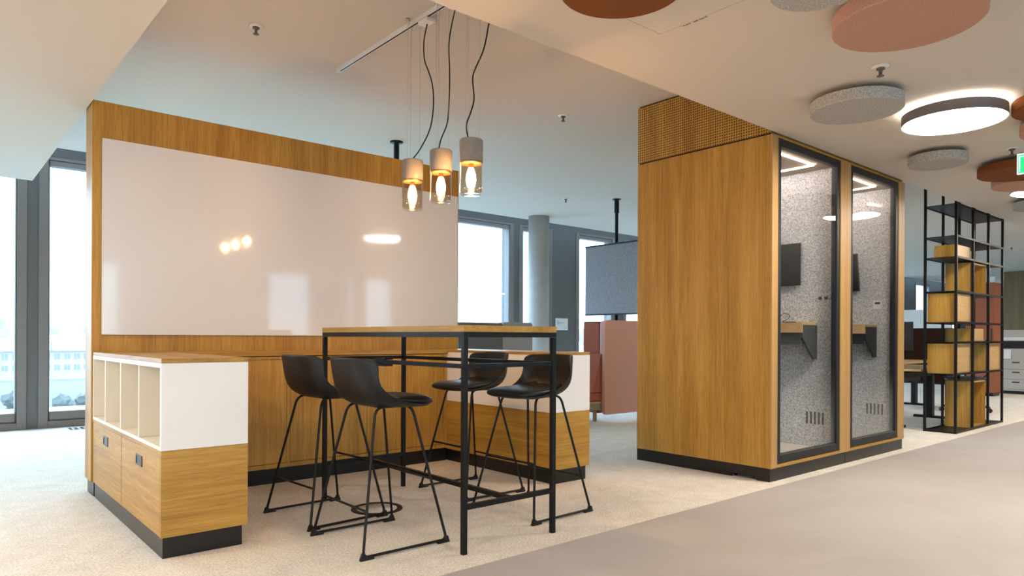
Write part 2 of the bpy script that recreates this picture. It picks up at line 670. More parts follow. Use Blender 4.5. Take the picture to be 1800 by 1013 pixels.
# paper notice on the facade panel
t = thing('notice_sheet', 'white paper notice taped to the dark facade panel beside the column', 'notice', (9.28, 9.388, 1.19))
B('sheet', paper_mat, t, (-0.165, 0.165, 0.0, 0.004, 0.0, 0.225))
B('printed_lines', ink_mat, t, (-0.125, -0.085, -0.001, 0.0, 0.165, 0.175), (-0.125, 0.05, -0.001, 0.0, 0.135, 0.143), (-0.125, -0.045, -0.001, 0.0, 0.112, 0.119), (0.10, 0.115, -0.001, 0.0, 0.03, 0.05))['kind'] = 'stuff'
# convector grilles in the floor along the facade
for i, (a, b) in enumerate(((-1.1, 0.62), (1.30, 3.0))):
    t = thing('floor_grille', ['black slotted convector grille in the carpet at the leftmost window', 'black slotted convector grille in the carpet between window and oak partition'][i], 'grille', ((a + b) / 2, 9.13, 0.0), group='floor grilles along the facade')
    h = (b - a) / 2
    B('tray', black_metal, t, (-h, h, -0.09, 0.12, -0.002, 0.002))
    m = MB()
    n = int((b - a) / 0.06)
    for k in range(n):
        x = -h + 0.02 + k * 0.06
        m.box(x, x + 0.022, -0.085, 0.115, 0.002, 0.008)
    o = m.build('slats', steel, t)
    o['kind'] = 'stuff'

# ------------------------------------------------------------------ partition with whiteboard
t = thing('partition_wall', 'tall freestanding oak partition carrying the whiteboard', 'partition', (2.328, 5.305, 0))
B('body', oak_v, t, (-1.468, 1.469, -0.105, 0.105, 0.1, 2.585), bev=0.002)
B('plinth', plinth_mat, t, (-1.45, 1.45, -0.095, 0.115, 0.0, 0.1))
t = thing('whiteboard', 'large glossy whiteboard mounted on the oak partition', 'whiteboard', (2.346, 5.19, 1.06))
B('writing_surface', board_mat, t, (-1.427, 1.427, -0.006, 0.004, 0.0, 1.278), bev=0.001)
B('edge_trim', white_pl, t, (-1.430, -1.427, -0.007, 0.006, -0.003, 1.281), (1.427, 1.430, -0.007, 0.006, -0.003, 1.281), (-1.43, 1.43, -0.007, 0.006, -0.003, 0.0), (-1.43, 1.43, -0.007, 0.006, 1.278, 1.281))

# ------------------------------------------------------------------ cabinets around the table
t = thing('open_shelf_cabinet', 'low cabinet with four open white niches above two oak drawers', 'cabinet', (0.869, 3.534, 0))
W, D = 0.404, 1.66
B('plinth', plinth_mat, t, (0.011, 0.38, 0.012, D - 0.01, 0, 0.1), bev=0.001)
B('end_panel', oak_x, t, (0, W, 0, 0.019, 0.1, 0.508), bev=0.001)
B('upper_end_panel', white_lam, t, (0, W, 0, 0.019, 0.509, 0.921), bev=0.001, label='white upper end panel')
B('inner_side', oak_y, t, (W - 0.019, W, 0.0195, D, 0.1, 0.508))
B('upper_inner_side', white_lam, t, (W - 0.019, W, 0.0195, D, 0.509, 0.921))
B('carcass', oak_y, t, (0.004, W - 0.02, 0.0195, D, 0.1, 0.114), (0.0, W - 0.02, 0.0195, D, 0.492, 0.508), (0.012, W - 0.02, D - 0.02, D, 0.115, 0.491), (0.0, 0.30, 0.83, 0.848, 0.115, 0.491))
for y0, y1 in ((0.024, 0.829), (0.849, D - 0.005)):
    d = B('drawer', oak_y, t, (0.001, 0.36, y0 + 0.002, y1 - 0.002, 0.117, 0.489), bev=0.0015)
    yc = 0.42 if y0 < 0.5 else 1.25
    B('handle', plinth_mat, d, (-0.003, 0.004, yc - 0.062, yc - 0.052, 0.385, 0.44), (-0.003, 0.004, yc + 0.052, yc + 0.062, 0.385, 0.44), (-0.003, 0.004, yc - 0.052, yc + 0.052, 0.43, 0.44), (-0.003, 0.004, yc - 0.052, yc + 0.052, 0.385, 0.392), (-0.0005, 0.001, yc - 0.052, yc + 0.052, 0.392, 0.43), label='black recessed pull')
B('niche_floor', cream_lam, t, (0.0, W - 0.02, 0.0195, D, 0.509, 0.527))
B('niche_back', cream_lam, t, (W - 0.032, W - 0.02, 0.0195, D, 0.528, 0.898))
B('niche_top', white_lam, t, (0.0, W - 0.02, 0.0195, D, 0.899, 0.921))
for yc in (0.435, 0.855, 1.27):
    B('divider', cream_lam, t, (0.0, W - 0.033, yc - 0.0085, yc + 0.0085, 0.528, 0.898))
B('niche_side', cream_lam, t, (0.0, W - 0.033, D - 0.018, D, 0.528, 0.898))
B('niche_side', cream_lam, t, (0.0, W - 0.033, 0.0195, 0.022, 0.528, 0.898))
B('worktop', oak_y, t, (0, W, 0, D, 0.922, 0.943), bev=0.001)

t = thing('low_door_cabinet', 'low oak door cabinet along the foot of the partition', 'cabinet', (1.275, 4.86, 0))
W = 2.16
B('plinth', plinth_mat, t, (-0.02, W, 0.012, 0.32, 0, 0.108))
B('body', oak_v, t, (0, W, 0.019, 0.335, 0.109, 0.905))
B('frame_strip', oak_v, t, (0, W, 0.0, 0.0185, 0.109, 0.140), (0, W, 0.0, 0.0185, 0.886, 0.905), (0.0, 0.012, 0, 0.0185, 0.141, 0.885), (0.755, 0.78, 0, 0.0185, 0.141, 0.885), (1.40, 1.425, 0, 0.0185, 0.141, 0.885), (2.13, W, 0, 0.0185, 0.141, 0.885))
for a, b in ((0.0145, 0.7525), (0.7825, 1.3975), (1.4275, 2.1275)):
    B('door', oak_v, t, (a, b, 0.0015, 0.0185, 0.1435, 0.8825), bev=0.001)
B('worktop', oak_x, t, (0, W, -0.012, 0.335, 0.911, 0.943), bev=0.001)

t = thing('low_side_cabinet', 'low cabinet white above oak at the right of the bar stools', 'cabinet', (3.437, 3.562, 0))
W, D = 0.38, 1.63
B('plinth', plinth_mat, t, (0.015, W - 0.03, 0.012, D - 0.01, 0, 0.1), bev=0.001)
B('end_panel', oak_x, t, (0, W, 0, 0.019, 0.1, 0.510), bev=0.001)
B('upper_end_panel', white_lam, t, (0, W, 0, 0.019, 0.511, 0.921), bev=0.001, label='white upper end panel')
B('side_panel', oak_y, t, (0.0, 0.019, 0.0195, D, 0.1, 0.510))
B('upper_side_panel', white_lam, t, (0.0, 0.019, 0.0195, D, 0.511, 0.921), label='white upper side panel')
B('carcass', oak_y, t, (0.0195, W, 0.0195, D, 0.1, 0.116), (0.0195, W, 0.0195, D, 0.494, 0.51))
B('drawer', oak_y, t, (0.06, W, 0.022, 0.83, 0.118, 0.492))
B('drawer', oak_y, t, (0.06, W, 0.834, D, 0.118, 0.492))
B('niche_unit', cream_lam, t, (0.0195, W, 0.0195, D, 0.511, 0.528), (0.0195, W, 0.0195, D, 0.90, 0.921), (0.0195, 0.032, 0.0195, D, 0.529, 0.899), *[(0.033, W, y - 0.009, y + 0.009, 0.529, 0.899) for y in (0.42, 0.83, 1.24, 1.62)])
B('worktop', oak_y, t, (0, W, 0, D, 0.922, 0.943), bev=0.001)

# ------------------------------------------------------------------ high table
t = thing('high_table', 'narrow bar-height table with oak top on a thin black frame', 'table', (2.305, 3.452, 0))
hx, hy = 0.296, 0.755
B('tabletop', oak_y, t, (-hx - 0.014, hx + 0.014, -hy - 0.014, hy + 0.014, 1.076, 1.108), bev=0.0015)
for sx in (-1, 1):
    for sy in (-1, 1):
        B('leg', black_metal, t, (sx * hx - 0.0125, sx * hx + 0.0125, sy * hy - 0.0125, sy * hy + 0.0125, 0, 1.049), bev=0.001)
m = MB()
for sx in (-1, 1):
    m.box(sx * hx - 0.0125, sx * hx + 0.0125, -hy - 0.0125, hy + 0.0125, 1.05, 1.0755)
for sy in (-1, 1):
    m.box(-hx + 0.013, hx - 0.013, sy * hy - 0.0125, sy * hy + 0.0125, 1.05, 1.0755)
m.build('top_frame', black_metal, t)
for sx in (-1, 1):
    B('side_rail', black_metal, t, (sx * hx - 0.0085, sx * hx + 0.0085, -hy + 0.0127, hy - 0.0127, 0.898, 0.92), bev=0.001)
for sy in (-1, 1):
    B('end_rail', black_metal, t, (-hx + 0.0127, hx - 0.0127, sy * hy - 0.0085, sy * hy + 0.0085, 0.898, 0.92), bev=0.001)
    B('foot_rail', black_metal, t, (-hx + 0.0127, hx - 0.0127, sy * hy - 0.0125, sy * hy + 0.0125, 0.215, 0.24), bev=0.001)
B('centre_rail', black_metal, t, (-0.0125, 0.0125, -hy + 0.0127, hy - 0.0127, 0.215, 0.24), bev=0.001)
B('cable_clip', black_metal, t, (-hx - 0.02, -hx + 0.035, -0.03, 0.07, 0.885, 0.897), (-hx - 0.02, -hx + 0.035, -0.03, 0.07, 0.921, 0.93))

# floor box ring
t = thing('floor_outlet', 'round black floor outlet ring in the carpet under the stools', 'floor outlet', (2.135, 3.752, 0))
MB().lathe([(0.155, 0.0005), (0.155, 0.006), (0.124, 0.006), (0.124, 0.0005)], (0, 0), 48, False, False).build('ring', black_plastic, t)
MB().lathe([(0.1235, 0.0005), (0.1235, 0.004), (0.0, 0.004)], (0, 0), 48, False, False).build('carpet_lid', carpet_mat, t)


# ------------------------------------------------------------------ bar stools
def make_stool():
    t = thing('bar_stool', '', 'stool')
    # shell: rows from under the front lip, over the seat, up to the top of the back
    rows = [(0.200, 0.697, 0.172, 0.004, 0.0), (0.175, 0.690, 0.186, 0.006, 0.0), (0.13, 0.687, 0.198, 0.012, 0.0), (0.07, 0.686, 0.206, 0.026, 0.0),
            (0.0, 0.687, 0.211, 0.046, 0.0), (-0.075, 0.692, 0.214, 0.074, 0.0),
            (-0.140, 0.710, 0.215, 0.104, 0.02), (-0.183, 0.750, 0.212, 0.112, 0.055), (-0.206, 0.804, 0.207, 0.096, 0.085), (-0.218, 0.862, 0.201, 0.062, 0.092),
            (-0.226, 0.910, 0.192, 0.026, 0.085), (-0.231, 0.938, 0.180, 0.004, 0.072), (-0.232, 0.946, 0.165, -0.002, 0.062)]
    nu = 14
    bm = bmesh.new()
    grid = []
    for (x, z, w, lift, wrap) in rows:
        r = []
        for i in range(nu + 1):
            u = -1 + 2 * i / nu
            a = abs(u)
            y = w * math.sin(u * PI / 2 * 0.94) / math.sin(PI / 2 * 0.94)
            r.append(bm.verts.new((x + wrap * a ** 2.6, y, z + lift * a ** 2.8)))
        grid.append(r)
    for i in range(len(rows) - 1):
        for j in range(nu):
            f = bm.faces.new((grid[i][j], grid[i][j + 1], grid[i + 1][j + 1], grid[i + 1][j]))
            f.smooth = True
    bmesh.ops.recalc_face_normals(bm, faces=bm.faces)
    me = bpy.data.meshes.new('seat_shell')
    bm.to_mesh(me)
    bm.free()
    o = bpy.data.objects.new('seat_shell', me)
    COL.objects.link(o)
    me.materials.append(black_plastic)
    o.parent = t
    sd = o.modifiers.new('thick', 'SOLIDIFY')
    sd.thickness = 0.014
    sd.offset = -1.0
    sd.use_rim = True
    ss = o.modifiers.new('smooth', 'SUBSURF')
    ss.levels = 1
    ss.render_levels = 2
    # upholstered pad
    bm = bmesh.new()
    secs = [(-0.150, 0.738, 0.752, 0.09), (-0.135, 0.722, 0.759, 0.135), (-0.09, 0.708, 0.754, 0.165), (-0.03, 0.700, 0.750, 0.182), (0.05, 0.694, 0.752, 0.190),
            (0.13, 0.691, 0.754, 0.189), (0.18, 0.689, 0.752, 0.183), (0.212, 0.691, 0.745, 0.173), (0.227, 0.700, 0.733, 0.160), (0.232, 0.712, 0.722, 0.140)]
    rings = []
    for (x, zb, zt, w) in secs:
        r = []
        for k in range(24):
            a_ = 2 * PI * k / 24
            c_, s_ = math.cos(a_), math.sin(a_)
            yy = math.copysign(abs(c_) ** 0.55, c_)
            zz = math.copysign(abs(s_) ** 0.75, s_)
            lift = 0.030 * max(0.0, min(1.0, (0.10 - x) / 0.25))
            r.append(bm.verts.new((x, w * yy, (zb + zt) / 2 + (zt - zb) / 2 * zz + lift * abs(yy) ** 3)))
        rings.append(r)
    for i in range(len(secs) - 1):
        for k in range(24):
            bm.faces.new((rings[i][k], rings[i][(k + 1) % 24], rings[i + 1][(k + 1) % 24], rings[i + 1][k]))
    bm.faces.new(rings[0])
    bm.faces.new(list(reversed(rings[-1])))
    bmesh.ops.recalc_face_normals(bm, faces=bm.faces)
    for f in bm.faces:
        f.smooth = True
    me = bpy.data.meshes.new('seat_pad')
    bm.to_mesh(me)
    bm.free()
    o = bpy.data.objects.new('seat_pad', me)
    COL.objects.link(o)
    me.materials.append(black_seat)
    o.parent = t
    ss = o.modifiers.new('smooth', 'SUBSURF')
    ss.levels = 1
    ss.render_levels = 1
    fx, fy, tx, ty, tz = 0.238, 0.268, 0.105, 0.142, 0.700
    R = 0.0072

    def leg(sx, sy, z):
        k = z / tz
        return Vector((sx * (fx + (tx - fx) * k), sy * (fy + (ty - fy) * k), z))
    for sy in (-1, 1):
        pts = []

        def corner(p, a, b, rad, n=5):
            p, a, b = Vector(p), Vector(a), Vector(b)
            da, db = (a - p).normalized() * rad, (b - p).normalized() * rad
            for i in range(n + 1):
                s = i / n
                pts.append((p + da) * (1 - s) ** 2 + p * 2 * s * (1 - s) + (p + db) * s ** 2)
        A, Bq, Cq, Dq = Vector((-fx, sy * fy, 0.014)), leg(-1, sy, tz), leg(1, sy, tz), Vector((fx, sy * fy, 0.014))
        corner(A, Dq, Bq, 0.03)
        corner(Bq, A, Cq, 0.05)
        corner(Cq, Bq, Dq, 0.05)
        corner(Dq, Cq, A, 0.03)
        MB().tube(pts, R, 8, closed=True).build('leg_frame', black_metal, t)
    MB().tube([leg(1, -1, 0.325), leg(1, 1, 0.325)], 0.0068, 8).build('footrest', black_metal, t)
    MB().tube([leg(-1, -1, 0.215), leg(-1, 1, 0.215)], 0.0062, 8).build('rear_stretcher', black_metal, t)
    m = MB()
    for x in (-0.075, 0.075):
        m.tube([(x, -ty, tz), (x, ty, tz)], 0.006, 8)
    m.build('seat_support', black_metal, t)
    for sx in (-1, 1):
        for sy in (-1, 1):
            m = MB()
            x1, x0 = sx * (fx + 0.016), sx * (fx - 0.055)
            m.prism([(x1, 0), (x0, 0), (x0, 0.011), (sx * (fx - 0.02), 0.014), (sx * (fx - 0.006), 0.034), (sx * (fx + 0.004), 0.034)], 'y', sy * fy - 0.0095, sy * fy + 0.0095)
            m.build('glide', black_plastic, t)
    return t


st = make_stool()
G = 'black bar stools around the high table'
st['label'] = 'black bar stool nearest the open-shelf cabinet, behind the foremost stool'
st['group'] = G
st.location = (1.836, 3.832, 0)
st.rotation_euler = (0, 0, math.radians(3.5))
dup(st, (1.828, 3.190, 0), 0, 'foremost black bar stool, left of the table front leg', G)
dup(st, (2.905, 3.815, 0), PI - math.radians(1.0), 'black bar stool at the far end of the table before the low side cabinet', G)
dup(st, (2.848, 3.140, 0), PI + math.radians(2.0), 'black bar stool on the right, behind the table right-hand front leg', G)

# ------------------------------------------------------------------ pendants and track
t = thing('lighting_track', 'slim white ceiling lighting track with a dark slot above the table', 'lighting track', (2.37, 3.7, ZC))
B('rail', white_pl, t, (-0.013, -0.0065, -1.05, 1.05, -0.028, 0.0), (0.0065, 0.013, -1.05, 1.05, -0.028, 0.0), (-0.0065, 0.0065, -1.05, 1.05, -0.008, 0.0))
B('slot', black_metal, t, (-0.0063, 0.0063, -1.03, 1.03, -0.0275, -0.0085))
B('end_cap', white_pl, t, (-0.015, 0.015, 1.05, 1.062, -0.030, 0.0))
B('end_cap', white_pl, t, (-0.015, 0.015, -1.062, -1.05, -0.030, 0.0))


def smooth_path(pts, n=6):
    P = [Vector(p) for p in pts]
    P = [P[0] * 2 - P[1]] + P + [P[-1] * 2 - P[-2]]
    out = []
    for i in range(1, len(P) - 2):
        for k in range(n):
            s = k / n
            a, b, c, d = P[i - 1], P[i], P[i + 1], P[i + 2]
            out.append(0.5 * ((2 * b) + (c - a) * s + (2 * a - 5 * b + 4 * c - d) * s * s + (3 * b - a - 3 * c + d) * s ** 3))
    out.append(P[-2])
    return out


CORDS = [
    [(2.385, 3.60, 2.985), (2.40, 3.66, 2.90), (2.425, 3.691, 2.80), (2.447, 3.674, 2.72), (2.464, 3.658, 2.637), (2.469, 3.654, 2.51), (2.454, 3.666, 2.368), (2.409, 3.704, 2.241), (2.362, 3.745, 2.158)],
    [(2.385, 3.30, 2.985), (2.41, 3.38, 2.90), (2.404, 3.396, 2.793), (2.407, 3.393, 2.645), (2.407, 3.393, 2.525), (2.399, 3.40, 2.337), (2.37, 3.425, 2.23), (2.358, 3.435, 2.158)],
    [(2.385, 2.98, 2.985), (2.44, 3.05, 2.87), (2.440, 3.066, 2.80), (2.422, 3.084, 2.673), (2.389, 3.112, 2.572), (2.375, 3.123, 2.509), (2.381, 3.118, 2.395), (2.368, 3.13, 2.319), (2.349, 3.146, 2.242), (2.36, 3.137, 2.158)]]
PL = ['concrete and glass pendant lamp hanging leftmost of the three over the table', 'concrete and glass pendant lamp hanging in the middle of the three', 'concrete and glass pendant lamp hanging rightmost and highest of the three']
for k, (px, py) in enumerate(((2.37, 3.738), (2.37, 3.425), (2.37, 3.128))):
    t = thing('pendant_lamp', PL[k], 'pendant lamp', (px, py, 1.85), group='pendant lamps over the high table')
    MB().lathe([(0.058, 0.183), (0.066, 0.188), (0.067, 0.305), (0.063, 0.312), (0.0, 0.312)], (0, 0), 40, True, False).build('concrete_cap', concrete, t, 35)
    MB().lathe([(0.062, 0.176), (0.0645, 0.178), (0.0645, 0.186), (0.062, 0.187)], (0, 0), 40).build('brass_ring', brass, t)
    MB().lathe([(0.0, 0.004), (0.055, 0.0), (0.062, 0.008), (0.064, 0.02), (0.064, 0.176), (0.060, 0.176), (0.060, 0.022), (0.055, 0.016), (0.0, 0.018)], (0, 0), 40, False, False).build('glass_shade', lamp_glass, t)
    MB().lathe([(0.014, 0.182), (0.014, 0.155), (0.011, 0.15)], (0, 0), 20).build('socket', brass, t)
    bl = MB().lathe([(0.012, 0.158), (0.020, 0.140), (0.027, 0.112), (0.029, 0.085), (0.022, 0.050), (0.0, 0.034)], (0, 0), 24, True, False).build('bulb', bulb_glass, t)
    m = MB()
    for a in range(6):
        c, s = math.cos(a * PI / 3), math.sin(a * PI / 3)
        m.tube([(0.005 * c, 0.005 * s, 0.148), (0.012 * c, 0.012 * s, 0.105), (0.010 * c, 0.010 * s, 0.055)], 0.0024, 6)
    m.build('filament', fil_emit, bl)
    MB().tube([p - Vector((px, py, 1.85)) for p in smooth_path(CORDS[k])], 0.0042, 8).build('cord', black_plastic, t)
    for j in range(3):
        a = math.radians(75 + 120 * j)
        wx, wy = 0.046 * math.cos(a), 0.046 * math.sin(a)
        MB().tube([(wx, wy, 0.31), (wx, wy, 1.165)], 0.0008, 5).build('suspension_wire', steel, t)
        MB().lathe([(0.003, 1.145), (0.012, 1.178), (0.012, 1.19)], (wx, wy), 14).build('wire_anchor', steel, t)
    B('track_adapter', white_pl, t, (-0.022, 0.04, CORDS[k][0][1] - py - 0.05, CORDS[k][0][1] - py + 0.05, 1.13, 1.153), bev=0.003)
    ld = bpy.data.lights.new('bulb_light', 'POINT')
    ld.energy = PEND
    ld.color = (1.0, 0.63, 0.31)
    ld.shadow_soft_size = 0.02
    lo = bpy.data.objects.new('bulb_light', ld)
    COL.objects.link(lo)
    lo.location = (0, 0, 0.10)
    lo.parent = t

# ------------------------------------------------------------------ round ceiling lamps
LAMPS = [(5.117, 1.57, 'large glowing round ceiling lamp with grey rim hanging from the soffit'),
         (8.18, 1.71, 'round ceiling lamp further along the corridor, mirrored in the booth glass'),
         (11.2, 1.6, 'third round ceiling lamp down the corridor'), (14.4, 1.6, 'fourth round ceiling lamp down the corridor'),
         (18.0, 1.6, 'fifth round ceiling lamp far down the corridor'), (1.5, -0.7, 'round ceiling lamp over the corridor behind the viewer'),
         (-1.3, 0.9, 'round ceiling lamp over the corridor left of the viewer'), (-1.4, 4.2, 'round ceiling lamp under the left soffit by the windows'),
         (-1.3, -2.4, 'added round ceiling lamp over the rear of the hall'), (6.7, 4.85, 'added unseen round lamp behind the phone booths'), (1.5, -3.6, 'second added round lamp over the rear of the hall'), (-4.0, 1.0, 'added round ceiling lamp by the left wall'), (-3.9, 4.2, 'added round ceiling lamp under the left soffit by the left wall')]  # lamps on this row are added out of sight to brighten the room
added_emit = emit('added_lamp_diffuser', (0.92, 0.97, 1.0), LAMP * 0.13)  # weak cool emission of the added lamp that lifts the lounge
added_halo = emit('added_lamp_uplight', (0.92, 0.97, 1.0), LAMP * 0.03)
for (x, y, lb) in LAMPS:
    dim = 'behind the phone booths' in lb
    t = thing('ceiling_lamp', lb, 'ceiling lamp', (x, y, 2.46), group='round ceiling lamps of the corridor')
    MB().lathe([(0.292, 0.004), (0.297, 0.0), (0.297, 0.068), (0.292, 0.070), (0.284, 0.070), (0.284, 0.010)], (0, 0), 64, False, False).build('rim', MATS.get('lamp_rim') or plain('lamp_rim', (0.15, 0.13, 0.125), 0.5), t, 30)
    MB().lathe([(0.290, 0.003), (0.15, 0.0005), (0.0, 0.0)], (0, 0), 48, False, False).build('diffuser', added_emit if dim else diff_emit, t)
    MB().lathe([(0.282, 0.066), (0.235, 0.066)], (0, 0), 48, False, False).build('uplight_ring', added_halo if dim else halo_emit, t)
    MB().lathe([(0.283, 0.06), (0.283, 0.064), (0.0, 0.064)], (0, 0), 48, True, False).build('housing', white_pl, t)
    MB().lathe([(0.02, 0.064), (0.02, 0.10)], (0, 0), 12).build('mount', white_pl, t)

# ------------------------------------------------------------------ acoustic discs
DISCS = [(2.171, 1.857, 0.252, felt_disc_r, 'rust felt ceiling disc cut by the top edge, leftmost of all'),
         (2.769, 1.333, 0.188, felt_disc_g, 'grey felt ceiling disc cut by the top edge beside the big rose disc'),
         (3.368, 1.218, 0.307, felt_disc_p, 'big rose felt ceiling disc at the top'),
         (4.427, 1.892, 0.265, felt_disc_g, 'grey felt ceiling disc left of the glowing round lamp'),
         (6.26, 2.032, 0.211, felt_disc_g, 'small grey felt ceiling disc below the glowing lamp'),
         (7.13, 1.66, 0.33, felt_disc_r, 'rust felt ceiling disc behind the exit sign'),
         (7.72, 1.72, 0.32, felt_disc_p, 'rose felt ceiling disc beyond the rust one by the exit sign'),
         (5.30, 1.02, 0.272, felt_disc_r, 'rust felt ceiling disc at the right edge just beyond the lamp'),
         (5.89, 1.13, 0.26, felt_disc_p, 'rose felt ceiling disc at the right edge under the rust one'),
         (9.15, 1.96, 0.26, felt_disc_g, 'farthest small grey felt ceiling disc above the shelf')]
for (x, y, r, mt, lb) in DISCS:
    t = thing('acoustic_disc', lb, 'acoustic panel', (x, y, 2.46), group='round acoustic panels on the soffit')
    MB().lathe([(0.0, 0.0), (r - 0.004, 0.0), (r, 0.004), (r, 0.066), (r - 0.004, 0.07), (0, 0.07)], (0, 0), 64, False, False).build('felt_disc', mt, t, 40)
    MB().lathe([(r * 0.25, 0.07), (r * 0.25, 0.10)], (0, 0), 24).build('spacer', black_metal, t)

# ------------------------------------------------------------------ sprinklers
SPR = [(1.645, 4.456, ZC, 'sprinkler head on the ceiling above the oak partition'), (4.39, 4.433, ZC, 'sprinkler head on the ceiling left of the phone booths'),
       (7.05, 7.06, ZC, 'sprinkler head on the ceiling near the concrete column'), (4.05, 1.60, ZS, 'sprinkler head on the soffit between rose and grey discs'),
       (6.55, 1.60, ZS, 'sprinkler head on the soffit near the exit sign'), (11.2, 4.44, ZC, 'sprinkler head on the ceiling between booth and shelf'),
       (14.6, 6.0, ZC, 'far sprinkler head low between booth and shelf'), (17.9, 4.375, ZC, 'far sprinkler head right of the shelf'),
       (12.0, 3.75, ZC, 'sprinkler head seen through the top of the shelf')]
for (x, y, z, lb) in SPR:
    t = thing('sprinkler', lb, 'sprinkler', (x, y, z), group='ceiling sprinklers')
    MB().lathe([(0.046, 0.0), (0.048, -0.004), (0.026, -0.010), (0.0, -0.010)], (0, 0), 24, True, False).build('escutcheon', white_pl, t)
    MB().lathe([(0.022, -0.010), (0.022, -0.018), (0.010, -0.021), (0.008, -0.050), (0.0, -0.050)], (0, 0), 16, True, False).build('body', spr_metal, t)
    MB().lathe([(0.0, -0.0515), (0.019, -0.0515), (0.019, -0.055), (0.0, -0.055)], (0, 0), 16, False, False).build('deflector', spr_metal, t)

# access hatch on the soffit, with its small stencilled mark
t = thing('access_hatch', 'flush access hatch outline with a tiny printed mark on the soffit', 'access hatch', (2.80, 2.148, ZS))
m = MB()
for q in ((-0.6, 0.0, -0.0015, 0.0015), (-0.6, 0.0, -0.6015, -0.5985), (-0.0015, 0.0015, -0.6, 0.0), (-0.6015, -0.5985, -0.6, 0.0)):
    m.box(q[0], q[1], q[2], q[3], -0.0012, 0.0)
m.build('joint', plain('joint_shadow', (0.50, 0.46, 0.41), 0.9), t)
m = MB()
y = -0.262
for k, w in enumerate((0.012, 0.016, 0.014, 0.017, 0.013, 0, 0.015, 0.012, 0.016)):
    if w:
        m.box(0.006, 0.016, y, y + w * 0.35, -0.0016, -0.0004).box(0.006 + (k % 3) * 0.003, 0.0105 + (k % 2) * 0.004, y + w * 0.3, y + w * 0.85, -0.0016, -0.0004)
    y += 0.0165 if w else 0.008
m.build('printed_mark', ink_mat, t)


